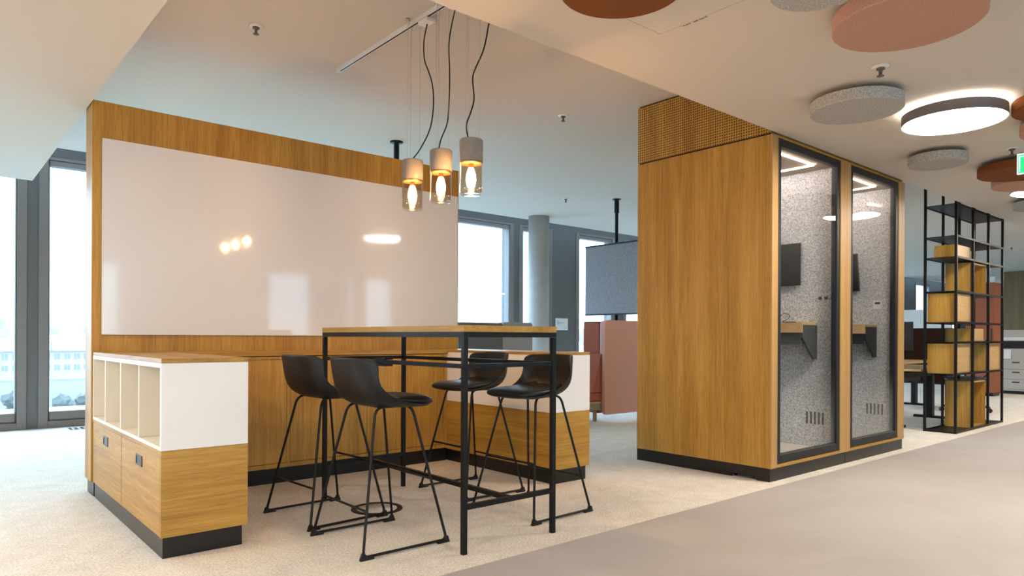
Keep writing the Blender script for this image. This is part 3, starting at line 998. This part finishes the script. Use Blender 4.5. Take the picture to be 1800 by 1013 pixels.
# ------------------------------------------------------------------ phone booths
def booth(x0, label, first, tilt):
    w, y0, d = 1.2245, 2.62, 1.23
    t = thing('phone_booth', label, 'phone booth', (x0, y0, 0), group='oak phone booths')
    zb, zt = 0.099, 2.54
    # plinth
    if first:
        B('side_plinth', plinth_mat, t, (0.004, 0.02, 0.021, 0.105, 0, 0.098), (0.004, 0.02, 0.105, 0.315, 0.026, 0.098), (0.004, 0.02, 0.315, d, 0, 0.098), (0.05, 0.06, 0.3, 0.32, 0.0, 0.03))
    else:
        B('side_plinth', plinth_mat, t, (w - 0.02, w - 0.004, 0.021, d, 0, 0.098))
    B('front_plinth', plinth_mat, t, (0.004 if first else 0.003, w - 0.003, 0.001, 0.0205, 0, 0.098), bev=0.001)
    # oak carcass
    lp = 0.084 if first else 0.066       # left post width
    rp = 0.116 if first else 0.137
    B('side_panel', oak_v, t, (0.0, 0.045, 0.004, d, zb, zt), bev=0.0015)
    B('side_panel', oak_v, t, (w - 0.045, w, 0.004, d, zb, zt), bev=0.0015)
    B('back_panel', oak_v, t, (0.046, w - 0.046, d - 0.04, d, zb, zt))
    B('front_post', oak_edge, t, (0.0, lp, -0.012, 0.003, zb, zt), (0.046, lp, 0.0035, 0.045, zb, zt))
    B('front_post', oak_edge, t, (w - rp, w - (0.001 if first else 0), -0.012, 0.003, zb, zt), (w - rp, w - 0.046, 0.0035, 0.045, zb, zt))
    B('bottom_rail', oak_x, t, (lp + 0.0005, w - rp - 0.0005, -0.012, 0.05, zb, 0.122))
    B('top_rail', oak_x, t, (lp + 0.0005, w - rp - 0.0005, -0.012, 0.05, 2.53, zt))
    # glazed door
    a, b = lp + 0.003, w - rp - 0.003
    f = 0.052
    dr = MB()
    dr.box(a, a + f, -0.006, 0.045, 0.125, 2.527, 0.002, 1).box(b - f, b, -0.006, 0.045, 0.125, 2.527, 0.002, 1)
    dr.box(a + f, b - f, -0.006, 0.045, 0.125, 0.125 + 0.062, 0.002, 1).box(a + f, b - f, -0.006, 0.045, 2.527 - 0.052, 2.527, 0.002, 1)
    dr = dr.build('glass_door', door_frame, t)
    B('pane', booth_pane, dr, (a + f, b - f, 0.004, 0.012, 0.187, 2.475))
    # interior lining
    B('felt_wall', felt_g, t, (w - 0.060, w - 0.0455, 0.046, d - 0.041, 0.12, 2.5))
    B('felt_wall', felt_g, t, (0.0455, 0.060, 0.046, d - 0.041, 0.12, 2.5))
    B('felt_wall', felt_g, t, (0.0605, w - 0.0605, d - 0.055, d - 0.041, 0.12, 2.5))
    B('inner_floor', carpet_mat, t, (0.046, w - 0.046, 0.051, d - 0.041, zb, 0.119))
    B('inner_ceiling', booth_ceil, t, (0.046, w - 0.046, 0.051, d - 0.041, 2.502, 2.538))
    # led loop
    lx0, lx1, ly0, ly1 = 0.20, w - 0.262, 0.15, d - 0.25
    for q in ((lx0, lx1, ly0, ly0 + 0.007), (lx0, lx1, ly1 - 0.007, ly1), (lx0, lx0 + 0.007, ly0 + 0.0075, ly1 - 0.0075), (lx1 - 0.007, lx1, ly0 + 0.0075, ly1 - 0.0075)):
        B('led_strip', led_emit, t, (q[0], q[1], q[2], q[3], 2.492, 2.5015))
    # fixed desk on the right-hand wall
    xw = w - 0.0605
    dk = B('desk', oak_lt, t, (xw - 0.275, xw, 0.212, d - 0.056, 1.165, 1.187), (xw - 0.275, xw - 0.257, 0.212, d - 0.056, 1.10, 1.1645))
    m = MB()
    m.prism([(xw - 0.001, 1.164), (xw - 0.256, 1.164), (xw - 0.256, 1.06), (xw - 0.05, 0.872), (xw - 0.001, 0.872)], 'y', 0.214, 0.234)
    m.box(xw - 0.2555, xw - 0.235, 0.235, d - 0.06, 1.0, 1.0995)
    m.build('bracket', graphite if first else dark_pl, dk)
    # ventilation slots low on the felt wall
    for k in range(5):
        m = MB()
        yc = 0.160 + k * 0.035
        pts = []
        for i in range(7):
            an = PI * i / 6
            pts.append((yc + 0.0075 * math.cos(an), 0.412 + 0.0075 * math.sin(an)))
        for i in range(7):
            an = PI + PI * i / 6
            pts.append((yc + 0.0075 * math.cos(an), 0.320 + 0.0075 * math.sin(an)))
        m.prism(pts, 'x', xw - 0.003, xw)
        m.build('vent_slot', dark_pl, t)
    if first:
        for k in range(3):
            B('socket', graphite, t, (xw - 0.004, xw - 0.0005, 0.072 + k * 0.052, 0.072 + k * 0.052 + 0.026, 1.385, 1.408))
    else:
        s = B('wall_switch', white_pl, t, (xw - 0.008, xw - 0.0005, 0.165, 0.245, 1.34, 1.42), bev=0.002)
        B('display', graphite, s, (xw - 0.0095, xw - 0.0082, 0.180, 0.230, 1.388, 1.408))
    # monitor on an arm
    mt = thing('wall_monitor', 'dark wall monitor inside the ' + ('nearer' if first else 'farther') + ' phone booth', 'monitor', (x0 + xw - (0.05 if first else 0.11), y0 + 0.655, 1.70), group='monitors in the phone booths')
    mt.rotation_euler = (0, tilt, 0)
    B('casing', dark_pl, mt, (0.0, 0.022, -0.31, 0.31, -0.185, 0.185), bev=0.004)
    B('screen', plain('screen_glass', (0.022, 0.024, 0.026) if first else (0.006, 0.006, 0.007), 0.35 if first else 0.2), mt, (-0.0015, -0.0002, -0.302, 0.302, -0.175, 0.177))
    B('wall_arm', dark_pl, mt, (0.0225, 0.046 if first else 0.085, -0.05, 0.05, -0.06, 0.06))
    return t, x0 + xw


b1, xw1 = booth(4.720, 'nearer phone booth with an oak side wall and a glazed door', True, 0.0)
b2, xw2 = booth(5.9455, 'farther phone booth at the end of the pair', False, math.radians(-9))
# oak infill between booths and ceiling
t = thing('perforated_panel', 'perforated oak panel above the phone booths up to the ceiling', 'acoustic panel', (4.722, 2.625, 2.545))
B('left_face', oak_perf, t, (0.0, 0.018, 0.0, 1.225, 0.006, 0.482))
B('back_face', oak_v, t, (0.019, 2.44, 1.207, 1.225, 0.006, 0.482))
B('front_face', oak_v, t, (0.019, 2.44, 0.004, 0.02, 0.006, 0.482))
B('shadow_gap', black_metal, t, (0.012, 2.43, 0.006, 1.215, -0.004, 0.0055), (0.012, 2.43, 0.006, 1.215, 0.4825, 0.494))
# cable loop on the nearer booth desk and the cable hanging by its door
c = MB().tube(smooth_path([(5.66, 3.10, 1.191), (5.66, 3.065, 1.192), (5.66, 3.06, 1.225), (5.66, 3.03, 1.258), (5.66, 2.99, 1.262), (5.66, 2.965, 1.245), (5.66, 2.985, 1.215), (5.66, 3.03, 1.194), (5.64, 2.95, 1.191), (5.64, 2.90, 1.191)], 5), 0.003, 6).build('desk_cable', dark_pl)
tag(c, 'thin dark cable curled into a loop on the nearer booth desk', 'cable')
c = MB().tube(smooth_path([(4.90, 2.80, 0.75), (4.905, 2.78, 0.45), (4.93, 2.74, 0.28), (4.94, 2.725, 0.20), (4.925, 2.735, 0.145), (4.90, 2.78, 0.128), (4.85, 2.86, 0.124)], 6), 0.006, 8).build('power_cable', graphite)
tag(c, 'thick dark cable hanging behind the lower left of the nearer booth door', 'cable')

# ------------------------------------------------------------------ steel shelf with oak boxes
t = thing('open_shelf_rack', 'black steel floor-to-ceiling open shelf rack holding oak boxes', 'shelf', (8.745, 2.65, 0))
PX = (0.0, 0.569, 1.138, 1.707)
DY = 0.31
for x in PX:
    for y in (0.0, DY):
        B('post', black_metal, t, (x - 0.0125, x + 0.0125, y - 0.0125, y + 0.0125, 0.0, ZC - 0.002))
SZ = (0.012, 0.659, 1.016, 1.237, 1.585, 1.969, 2.2025, 2.557)
for z in SZ:
    m = MB()
    m.box(-0.011, PX[3] + 0.011, 0.013, DY - 0.013, z - 0.003, z + 0.003)
    m.box(-0.0, PX[3], -0.0115, -0.0005, z - 0.011, z + 0.011).box(0.0, PX[3], DY + 0.0005, DY + 0.0115, z - 0.011, z + 0.011)
    m.build('shelf', black_metal, t)


def crate(name, label, bay, z0, h, open_front, y0=0.02, y1=0.29, xa=0.0, xb=1.0, group='oak boxes on the shelf rack'):
    xl, xr = PX[bay] + 0.016, PX[bay + 1] - 0.016
    xl, xr = xl + (xr - xl) * xa, xl + (xr - xl) * xb
    t = thing(name, label, 'box', (8.745 + xl, 2.65 + y0, z0), group=group)
    w, d = xr - xl, y1 - y0
    B('side', oak_v, t, (0, 0.015, 0, d, 0, h))
    B('side', oak_v, t, (w - 0.015, w, 0, d, 0, h))
    B('bottom', oak_x, t, (0.0152, w - 0.0152, 0, d, 0, 0.015))
    B('top', oak_lt, t, (0.0152, w - 0.0152, 0, d, h - 0.015, h))
    if open_front:
        B('back', oak_v, t, (0.0152, w - 0.0152, d - 0.012, d, 0.0152, h - 0.0152))
    else:
        B('front', oak_lt, t, (0.0152, w - 0.0152, 0, 0.016, 0.0152, h - 0.0152))
    return t


crate('storage_box', 'open oak box standing on the lowest level of the shelf rack', 1, 0.0155, 0.54, True)
crate('storage_box', 'closed oak box at knee height in the left bay of the shelf rack', 0, 0.663, 0.335, False)
crate('storage_box', 'closed oak box at knee height in the right bay of the shelf rack', 2, 0.663, 0.335, False)
crate('storage_box', 'small oak box on the narrow middle level of the shelf rack', 1, 1.0195, 0.155, False, xb=0.85)
crate('storage_box', 'closed oak box at chest height in the left bay of the shelf rack', 0, 1.2405, 0.325, False)
crate('storage_box', 'open oak box high in the middle bay of the shelf rack', 1, 1.5885, 0.36, True)
crate('storage_box', 'flat oak box topmost in the left bay of the shelf rack', 0, 1.9725, 0.14, False, xa=0.1, xb=0.98, y1=0.24)

# ------------------------------------------------------------------ lounge behind the cabinets
# high-backed rose sofa
t = thing('high_back_armchair', 'high-backed rose armchair with rust cushions left of the booths', 'armchair', (6.5, 5.8, 0))


def rpanel(mb, x0, x1, y0, y1, z0, z1, r=0.05):
    return mb.box(x0, x1, y0, y1, z0, z1, min(r, min(x1 - x0, y1 - y0) * 0.45), 3)


def rounded_xz(x0, x1, z0, z1, r, y0, y1):
    pts = []
    for cx_, cz_, a0 in ((x1 - r, z1 - r, 0), (x0 + r, z1 - r, 90), (x0 + r, z0 + r, 180), (x1 - r, z0 + r, 270)):
        for k in range(6):
            a = math.radians(a0 + k * 18)
            pts.append((cx_ + r * math.cos(a), cz_ + r * math.sin(a)))
    return MB().prism(pts, 'y', y0, y1)


rounded_xz(-0.012, 0.95, 0.09, 1.27, 0.05, 0.0, 0.05).build('side_wing', fab_pink, t)
rpanel(MB(), 0.02, 0.10, 0.051, 0.13, 0.36, 1.262, 0.03).build('wing_lining', fab_mauve, t)
B('back_panel', fab_rust, t, (0.02, 0.09, 0.1305, 0.40, 0.10, 1.245), bev=0.01)
B('back_trim', black_metal, t, (0.02, 0.09, 0.1305, 0.40, 1.2455, 1.255))
m = MB()
m.prism([(-0.17, 0.37), (-0.03, 0.83), (0.0, 0.85), (0.018, 0.83), (0.018, 0.37)], 'y', 0.06, 0.39)
m.build('back_cushion', fab_rust, t)
rpanel(MB(), -0.72, 0.018, 0.06, 0.40, 0.255, 0.365, 0.02).build('seat_cushion', fab_rust, t)
B('seat_base', oak_lt, t, (-0.72, 0.018, 0.055, 0.40, 0.235, 0.2545))
B('base_frame', MATS.get('base_linen') or plain('base_linen', (0.24, 0.21, 0.17), 0.8), t, (-0.71, 0.018, 0.06, 0.395, 0.145, 0.2345))
for x in (-0.66, -0.02):
    for y in (0.16, 0.34):
        B('leg', oak_edge, t, (x - 0.018, x + 0.018, y - 0.018, y + 0.018, 0, 0.1445))
# hanging felt screen on a pole
t = thing('hanging_screen', 'grey felt screen held by a black ceiling pole above the rose armchair', 'screen', (7.62, 6.60, 0))
s = 7.62 / 7.116
B('felt_panel', felt_gd, t, (-0.02, 0.02, -1.05, 0.59, 1.40, 2.39))
B('top_bar', black_metal, t, (-0.026, 0.026, -1.05, 0.592, 2.3905, 2.412))
B('bottom_bar', black_metal, t, (-0.026, 0.026, -1.05, 0.592, 1.378, 1.3995))
MB().lathe([(0.024, 0.0), (0.024, 1.3775)], (0, 0.0), 20).build('lower_pole', black_metal, t)
MB().lathe([(0.024, 2.4125), (0.024, 2.84), (0.034, 2.841), (0.034, 3.03), (0.062, 3.031), (0.062, 3.039)], (0, 0.0), 24).build('pole', black_metal, t)
# second pole behind the partition
t = thing('ceiling_pole', 'short black ceiling pole showing above the oak partition', 'pole', (3.706, 6.149, 0))
MB().lathe([(0.028, 0.0), (0.028, 3.025), (0.065, 3.026), (0.065, 3.039)], (0, 0), 24).build('tube', black_metal, t)
# grey sofa seen over the side cabinet
t = thing('grey_lounge_sofa', 'grey high-backed lounge sofa seen over the low side cabinet', 'sofa', (5.75, 7.02, 0))
rounded_xz(-0.62, 0.10, 0.12, 1.238, 0.04, 0.0, 0.10).build('back_panel', fab_grey, t)
rounded_xz(0.105, 0.63, 0.12, 1.250, 0.04, 0.0, 0.10).build('back_panel', fab_blue, t)
rpanel(MB(), -0.62, 0.63, 0.105, 0.75, 0.25, 0.43, 0.03).build('seat_cushion', fab_grey, t)
B('base', oak_lt, t, (-0.60, 0.61, 0.105, 0.74, 0.14, 0.245))
for x in (-0.55, 0.55):
    for y in (0.15, 0.68):
        B('leg', oak_edge, t, (x - 0.018, x + 0.018, y - 0.018, y + 0.018, 0, 0.139))

# ------------------------------------------------------------------ workplace behind the booths and shelf


def desk(label, x0, x1, y0, y1, lifted=0.74):
    t = thing('office_desk', label, 'desk', ((x0 + x1) / 2, (y0 + y1) / 2, 0), group='office desks behind the shelf rack')
    hx, hy = (x1 - x0) / 2, (y1 - y0) / 2
    B('desktop', oak_lt, t, (-hx, hx, -hy, hy, lifted - 0.026, lifted), bev=0.002)
    for s in (-1, 1):
        B('leg', black_metal, t, (s * (hx - 0.09) - 0.045, s * (hx - 0.09) + 0.045, -0.035, 0.035, 0.031, lifted - 0.07))
        B('foot', black_metal, t, (s * (hx - 0.09) - 0.035, s * (hx - 0.09) + 0.035, -0.20, 0.20, 0.0, 0.03), bev=0.004)
    B('crossbeam', black_metal, t, (-hx + 0.15, hx - 0.15, -0.03, 0.03, lifted - 0.14, lifted - 0.075))
    B('cable_tray', dark_pl, t, (-hx + 0.3, hx - 0.3, 0.05, 0.2, lifted - 0.20, lifted - 0.10))
    m = MB()
    for k in range(17):
        a_ = k / 16
        zc = 0.055 + (lifted - 0.26) * a_
        xo = -hx + 0.18 - 0.05 * math.sin(a_ * PI)
        m.box(xo - 0.03, xo + 0.03, -0.13, -0.06, zc - 0.010, zc + 0.010)
        m.box(xo - 0.018, xo + 0.018, -0.115, -0.075, zc + 0.010, zc + 0.024)
    m.build('cable_chain', dark_pl, t)
    return t


def chair(label, x, y, rz):
    t = thing('office_chair', label, 'chair', (x, y, 0), rz, group='office swivel chairs')
    for k in range(5):
        a = 2 * PI * k / 5 + 0.3
        c, s = math.cos(a), math.sin(a)
        sp = MB().tube([(0.03 * c, 0.03 * s, 0.11), (0.17 * c, 0.17 * s, 0.095), (0.31 * c, 0.31 * s, 0.075)], [0.028, 0.022, 0.016], 8).build('base_spoke', dark_pl, t)
        m = MB()
        for o_ in (-0.016, 0.016):
            n = Vector((-s, c, 0))
            p = Vector((0.31 * c, 0.31 * s, 0.03)) + n * o_
            m.tube([p - n * 0.009, p + n * 0.009], 0.03, 14)
        m.tube([(0.31 * c, 0.31 * s, 0.03), (0.31 * c, 0.31 * s, 0.08)], 0.008, 8)
        m.build('castor', dark_pl, sp)
    MB().lathe([(0.035, 0.08), (0.035, 0.22), (0.022, 0.225), (0.022, 0.43)], (0, 0), 16).build('gas_lift', dark_pl, t)
    MB().box(-0.24, 0.24, -0.24, 0.24, 0.44, 0.51, 0.035, 3).build('seat', dark_pl, t)
    m = MB()
    m.box(-0.27, -0.21, -0.21, 0.21, 0.60, 1.05, 0.025, 3)
    m.build('backrest', dark_pl, t)
    MB().tube([(0.0, 0, 0.44), (-0.2, 0, 0.45), (-0.285, 0, 0.55), (-0.275, 0, 0.8)], 0.02, 8).build('back_bar', dark_pl, t)
    for s in (-1, 1):
        MB().tube([(-0.05, s * 0.24, 0.46), (-0.05, s * 0.29, 0.48), (-0.05, s * 0.29, 0.62), (0.12, s * 0.29, 0.64)], 0.016, 8).build('armrest', dark_pl, t)
    return t


desk('oak-topped office desk with black lifting legs right behind the shelf rack', 8.80, 10.40, 3.02, 3.82, 0.70)
desk('oak-topped office desk with a dark monitor seen between booth and shelf', 10.60, 12.20, 3.85, 4.65, 0.72)
chair('black office chair on castors seen under the desks between booth and shelf', 10.35, 4.35, 0.4)
chair('black office chair tucked in behind the shelf rack', 11.6, 3.4, 2.0)
t = thing('desk_monitor', 'dark monitor on the desk between booth and shelf', 'monitor', (10.9, 4.02, 0.7205), math.radians(8), group='monitors on the office desks')
B('casing', dark_pl, t, (-0.012, 0.012, -0.17, 0.33, 0.16, 0.58), bev=0.004)
B('screen', plain('monitor_blue_black', (0.006, 0.010, 0.018), 0.25), t, (-0.0145, -0.0125, -0.16, 0.32, 0.17, 0.57))
B('stand', dark_pl, t, (0.013, 0.03, 0.05, 0.10, 0.012, 0.40))
B('foot', dark_pl, t, (-0.08, 0.12, -0.03, 0.19, 0, 0.012), bev=0.003)
t = thing('desk_screen', 'dark rust desk divider screen behind the monitor', 'screen', (12.25, 3.75, 0))
B('panel', MATS.get('screen_brown') or felt('screen_brown', (0.03, 0.011, 0.007), (0.045, 0.017, 0.011), 220, 0.2), t, (0.0, 0.04, 0.0, 1.5, 0.35, 1.225), bev=0.008)
B('foot', black_metal, t, (0.0, 0.04, 0.0, 0.04, 0, 0.3495), (0.0, 0.04, 1.3, 1.34, 0, 0.3495))
# low white partition beyond
t = thing('low_partition', 'white shoulder-high partition beyond the desks', 'partition', (18.0, 6.5, 0))
B('panel', paint_w, t, (0, 0.1, -0.95, 2.6, 0.05, 1.745))
B('plinth', plinth_mat, t, (0.01, 0.09, -0.94, 2.59, 0, 0.05))
# rust tall cabinet
t = thing('tall_locker', 'tall rust locker seen through the shelf rack', 'cabinet', (15.0, 4.08, 0))
B('body', rust_lam, t, (0.02, 0.45, -0.14, 0.30, 0.06, 2.10))
B('door', rust_lam, t, (0.0, 0.019, -0.138, 0.298, 0.07, 2.09), bev=0.002)
B('handle', dark_pl, t, (-0.012, -0.0005, -0.12, -0.105, 0.95, 1.25))
B('plinth', plinth_mat, t, (0.03, 0.44, -0.13, 0.29, 0, 0.06))
# wall-mounted white board / door plate at the far core
# copier
t = thing('copier', 'large grey office copier with black control band at the right edge', 'copier', (16.0, 3.83, 0))
B('body', copier_mat, t, (0.0, 0.65, -0.36, 0.38, 0.06, 0.88), bev=0.01)
B('control_band', dark_pl, t, (-0.02, 0.64, -0.37, 0.385, 0.882, 1.02), bev=0.006)
B('scanner_unit', white_pl, t, (0.02, 0.62, -0.33, 0.38, 1.022, 1.10), bev=0.008)
B('document_feeder', copier_mat, t, (0.03, 0.55, -0.33, 0.30, 1.102, 1.235), bev=0.012)
for z in (0.10, 0.29, 0.48):
    d_ = B('paper_drawer', copier_mat, t, (-0.012, -0.0005, -0.34, 0.36, z, z + 0.18), bev=0.004)
    B('drawer_grip', dark_pl, d_, (-0.018, -0.0125, -0.06, 0.06, z + 0.12, z + 0.14))
B('side_panel_cover', white_pl, t, (-0.014, -0.0005, 0.08, 0.35, 0.675, 0.86), bev=0.004)
B('feet', dark_pl, t, (0.05, 0.6, -0.3, 0.32, 0, 0.0595))
# far core clad in smoked oak
struct(B('wall_core', oak_far, None, (24.3, 29.0, 1.2, 6.15, 0, ZC - 0.001)), 'far building core clad in smoked oak')
t = thing('far_notice_board', 'small white board on the edge of the far smoked oak core', 'board', (20.0, 5.28, 2.18))
B('board', paper_mat, t, (0, 0.02, -0.06, 0.10, 0.2, 0.41))
B('hanger', steel, t, (0.005, 0.015, 0.0, 0.01, 0.411, 0.859))
# exit sign hanging from the soffit
t = thing('exit_sign', 'green illuminated exit sign hanging from the soffit at the right edge', 'exit sign', (6.33, 1.30, 2.3))
B('housing', white_pl, t, (0.006, 0.03, -0.02, 0.215, 0.0, 0.155), bev=0.002)
B('white_field', exit_white, t, (0.003, 0.0055, -0.02, 0.215, 0.0, 0.155))
B('green_field', exit_emit, t, (0.0005, 0.0025, -0.012, 0.207, 0.008, 0.147))
m = MB()  # running figure and arrow
m.box(-0.0015, 0.0, 0.150, 0.156, 0.02, 0.135).box(-0.0015, 0.0, 0.195, 0.201, 0.02, 0.135).box(-0.0015, 0.0, 0.1565, 0.1945, 0.129, 0.135)
m.prism([(0.118 + 0.011 * math.cos(k * PI / 6), 0.122 + 0.011 * math.sin(k * PI / 6)) for k in range(12)], 'x', -0.0015, 0.0)
m.prism([(0.095, 0.105), (0.118, 0.109), (0.112, 0.066), (0.096, 0.070)], 'x', -0.0015, 0.0)
m.prism([(0.096, 0.070), (0.108, 0.066), (0.092, 0.045), (0.070, 0.040), (0.070, 0.050), (0.086, 0.054)], 'x', -0.0015, -0.0002)
m.prism([(0.104, 0.072), (0.113, 0.066), (0.132, 0.050), (0.128, 0.022), (0.118, 0.024), (0.121, 0.047)], 'x', -0.0015, -0.0004)
m.prism([(0.112, 0.105), (0.118, 0.098), (0.140, 0.092), (0.142, 0.100)], 'x', -0.0015, -0.0006)
m.prism([(0.012, 0.078), (0.034, 0.104), (0.034, 0.086), (0.058, 0.086), (0.058, 0.070), (0.034, 0.070), (0.034, 0.052)], 'x', -0.0015, 0.0)
m.build('door_pictogram', exit_white, t)
B('hanger', steel, t, (0.015, 0.02, 0.09, 0.095, 0.1555, 0.2595))

# ------------------------------------------------------------------ outside: hazy winter town
t = tag(B('town_ground', snow, None, (-700, 1400, 14, 1500, -20.2, -20)), kind='structure')
# long building with two rows of windows
t = thing('office_building', 'long pale building with rows of windows outside the left window', 'building', (40, 300, -20))
B('wall', plaster_far, t, (-90, 60, 0, 18, 0, 15.4))
m = MB()
m.prism([(-1.0, 15.4), (-1.0, 15.9), (9, 20.0), (19, 15.9), (19, 15.4)], 'x', -91, 61)
m.build('roof', roof_far, t)
for row, (z0, z1) in enumerate(((12.3, 14.4), (8.4, 10.4))):
    for k in range(18):
        x = -30 + k * 3.1
        wdw = B('window', plaster_far, t, (x - 0.15, x + 2.05, -0.12, 0.0, z0 - 0.25, z0 - 0.05))
        B('pane', glass_far, wdw, (x, x + 0.88, -0.06, 0.02, z0, z1), (x + 1.02, x + 1.9, -0.06, 0.02, z0, z1))
t = thing('railway_wall', 'long pale retaining wall before the pale building', 'wall', (40, 238, -20))
B('wall_body', tower_mat, t, (-100, 120, 0, 1.2, 0, 8.2))
B('coping', roof_far, t, (-100, 120, -0.2, 1.4, 8.2, 8.7))
t = thing('flat_roof_annex', 'snow-white flat roof just below the left windows', 'building', (16, 118, -20))
B('wall', plaster_far, t, (-60, 60, -20, 8, 0, 9.6))
B('roof_deck', roof_far, t, (-60.5, 60.5, -20.5, 8.5, 9.6, 10.1))
t = thing('billboard_sign', 'small red and white roof sign on the pale building', 'sign', (37.0, 299, -3.2))
B('post', glass_far, t, (-0.15, 0.15, 0, 0.3, -2.0, 1.8))
B('board', plain('sign_dark', (0.20, 0.22, 0.26), 0.8), t, (-1.6, 2.4, -0.1, 0.1, 1.8, 4.6))
m = MB()
for sgn in (-1, 1):
    m.prism([(-1.3, 3.2 - sgn * 1.15), (-0.9, 3.2 - sgn * 1.35), (1.3, 3.2 + sgn * 1.15), (0.9, 3.2 + sgn * 1.35)], 'y', -0.2, -0.12)
B('red_field', plain('sign_red', (0.55, 0.10, 0.10), 0.8), t, (-1.6, 0.4, -0.16, -0.11, 1.8, 4.6))
m.build('cross_mark', white_pl, t)


def tree(label, x, y, z, rx, h, seed, group):
    rng = random.Random(seed)
    t = thing('winter_tree', label, 'tree', (x, y, z), group=group)
    bm = bmesh.new()
    for c in range(9):
        a = rng.random() * 2 * PI
        rr = rng.random() * rx * 0.6
        cz = h * (0.35 + 0.5 * rng.random())
        s = rx * (0.35 + 0.25 * rng.random())
        r = bmesh.ops.create_icosphere(bm, subdivisions=2, radius=s, matrix=Matrix.Translation((rr * math.cos(a), rr * math.sin(a), cz)))
        for v in r['verts']:
            ctr = Vector((rr * math.cos(a), rr * math.sin(a), cz))
            v.co = ctr + (v.co - ctr) * (0.75 + 0.5 * rng.random())
    me = bpy.data.meshes.new('crown')
    bm.to_mesh(me)
    bm.free()
    o = bpy.data.objects.new('crown', me)
    COL.objects.link(o)
    me.materials.append(hedge_mat)
    o.parent = t
    MB().tube([(0, 0, 0), (0, 0, h * 0.5)], [rx * 0.07, rx * 0.04], 8).build('trunk', bark, t)


NEAR = ['leftmost', 'second from the left', 'third from the left', 'fourth from the left', 'fifth from the left', 'rightmost']
for k in range(6):
    tree('bushy winter tree below the left windows, %s of its row' % NEAR[k], 9 + k * 6.6, 168 + 14 * (k % 2), -20, 2.5 + 0.3 * (k % 3), 8.6 + 0.7 * (k % 2), k, 'row of winter trees below the left windows')
for k in range(7):
    tree('distant bare tree on the hazy skyline', -20 + k * 27, 520, -20, 10, 30 + 3 * (k % 3), 100 + k, 'skyline trees seen through the left windows')
for k in range(7):
    tree('distant bare tree on the skyline beyond the right windows', 330 + k * 30, 420, -20, 11, 25 + 4 * (k % 3), 200 + k, 'skyline trees seen through the right windows')
SKYL = [(78, 18, 30), (97, 12, 38), (112, 18, 46), (131, 14, 40), (157, 30, 34), (42, 40, 22)]
for k, (x, w, h) in enumerate(SKYL):
    t = thing('tower_block', ['low pale block at the left of the skyline', 'pale tower block left of the tallest one', 'tallest pale tower block on the hazy skyline', 'pale tower block right of the tallest one', 'broad pale block at the right of the skyline', 'lowest long block on the skyline'][k], 'building', (x, 800, -20), group='tower blocks on the skyline')
    B('shaft', tower_mat, t, (-w / 2, w / 2, 0, 20, 0, h))
    B('penthouse', tower_mat, t, (-w / 6, w / 6, 4, 14, h, h + 5))
    for z in range(3, int(h) - 2, 5):
        B('window_band', glass_far, t, (-w / 2 + 1, w / 2 - 1, -0.2, 0.0, z, z + 2))

# winter haze over the town: a real scattering volume beyond the first roofs
hz = bpy.data.materials.new('haze')
hz.use_nodes = True
hz.node_tree.nodes.clear()
ho = hz.node_tree.nodes.new('ShaderNodeOutputMaterial')
hv = hz.node_tree.nodes.new('ShaderNodeVolumeScatter')
hv.inputs['Color'].default_value = (0.36, 0.345, 0.33, 1)
hv.inputs['Density'].default_value = 0.0015
hz.node_tree.links.new(hv.outputs[0], ho.inputs['Volume'])
hb = MB().box(-300, 1100, 135, 1000, -19.9, 45).build('haze', hz)
hb['kind'] = 'stuff'
hb['label'] = 'pale winter haze over the town outside'
cy.volume_bounces = 2
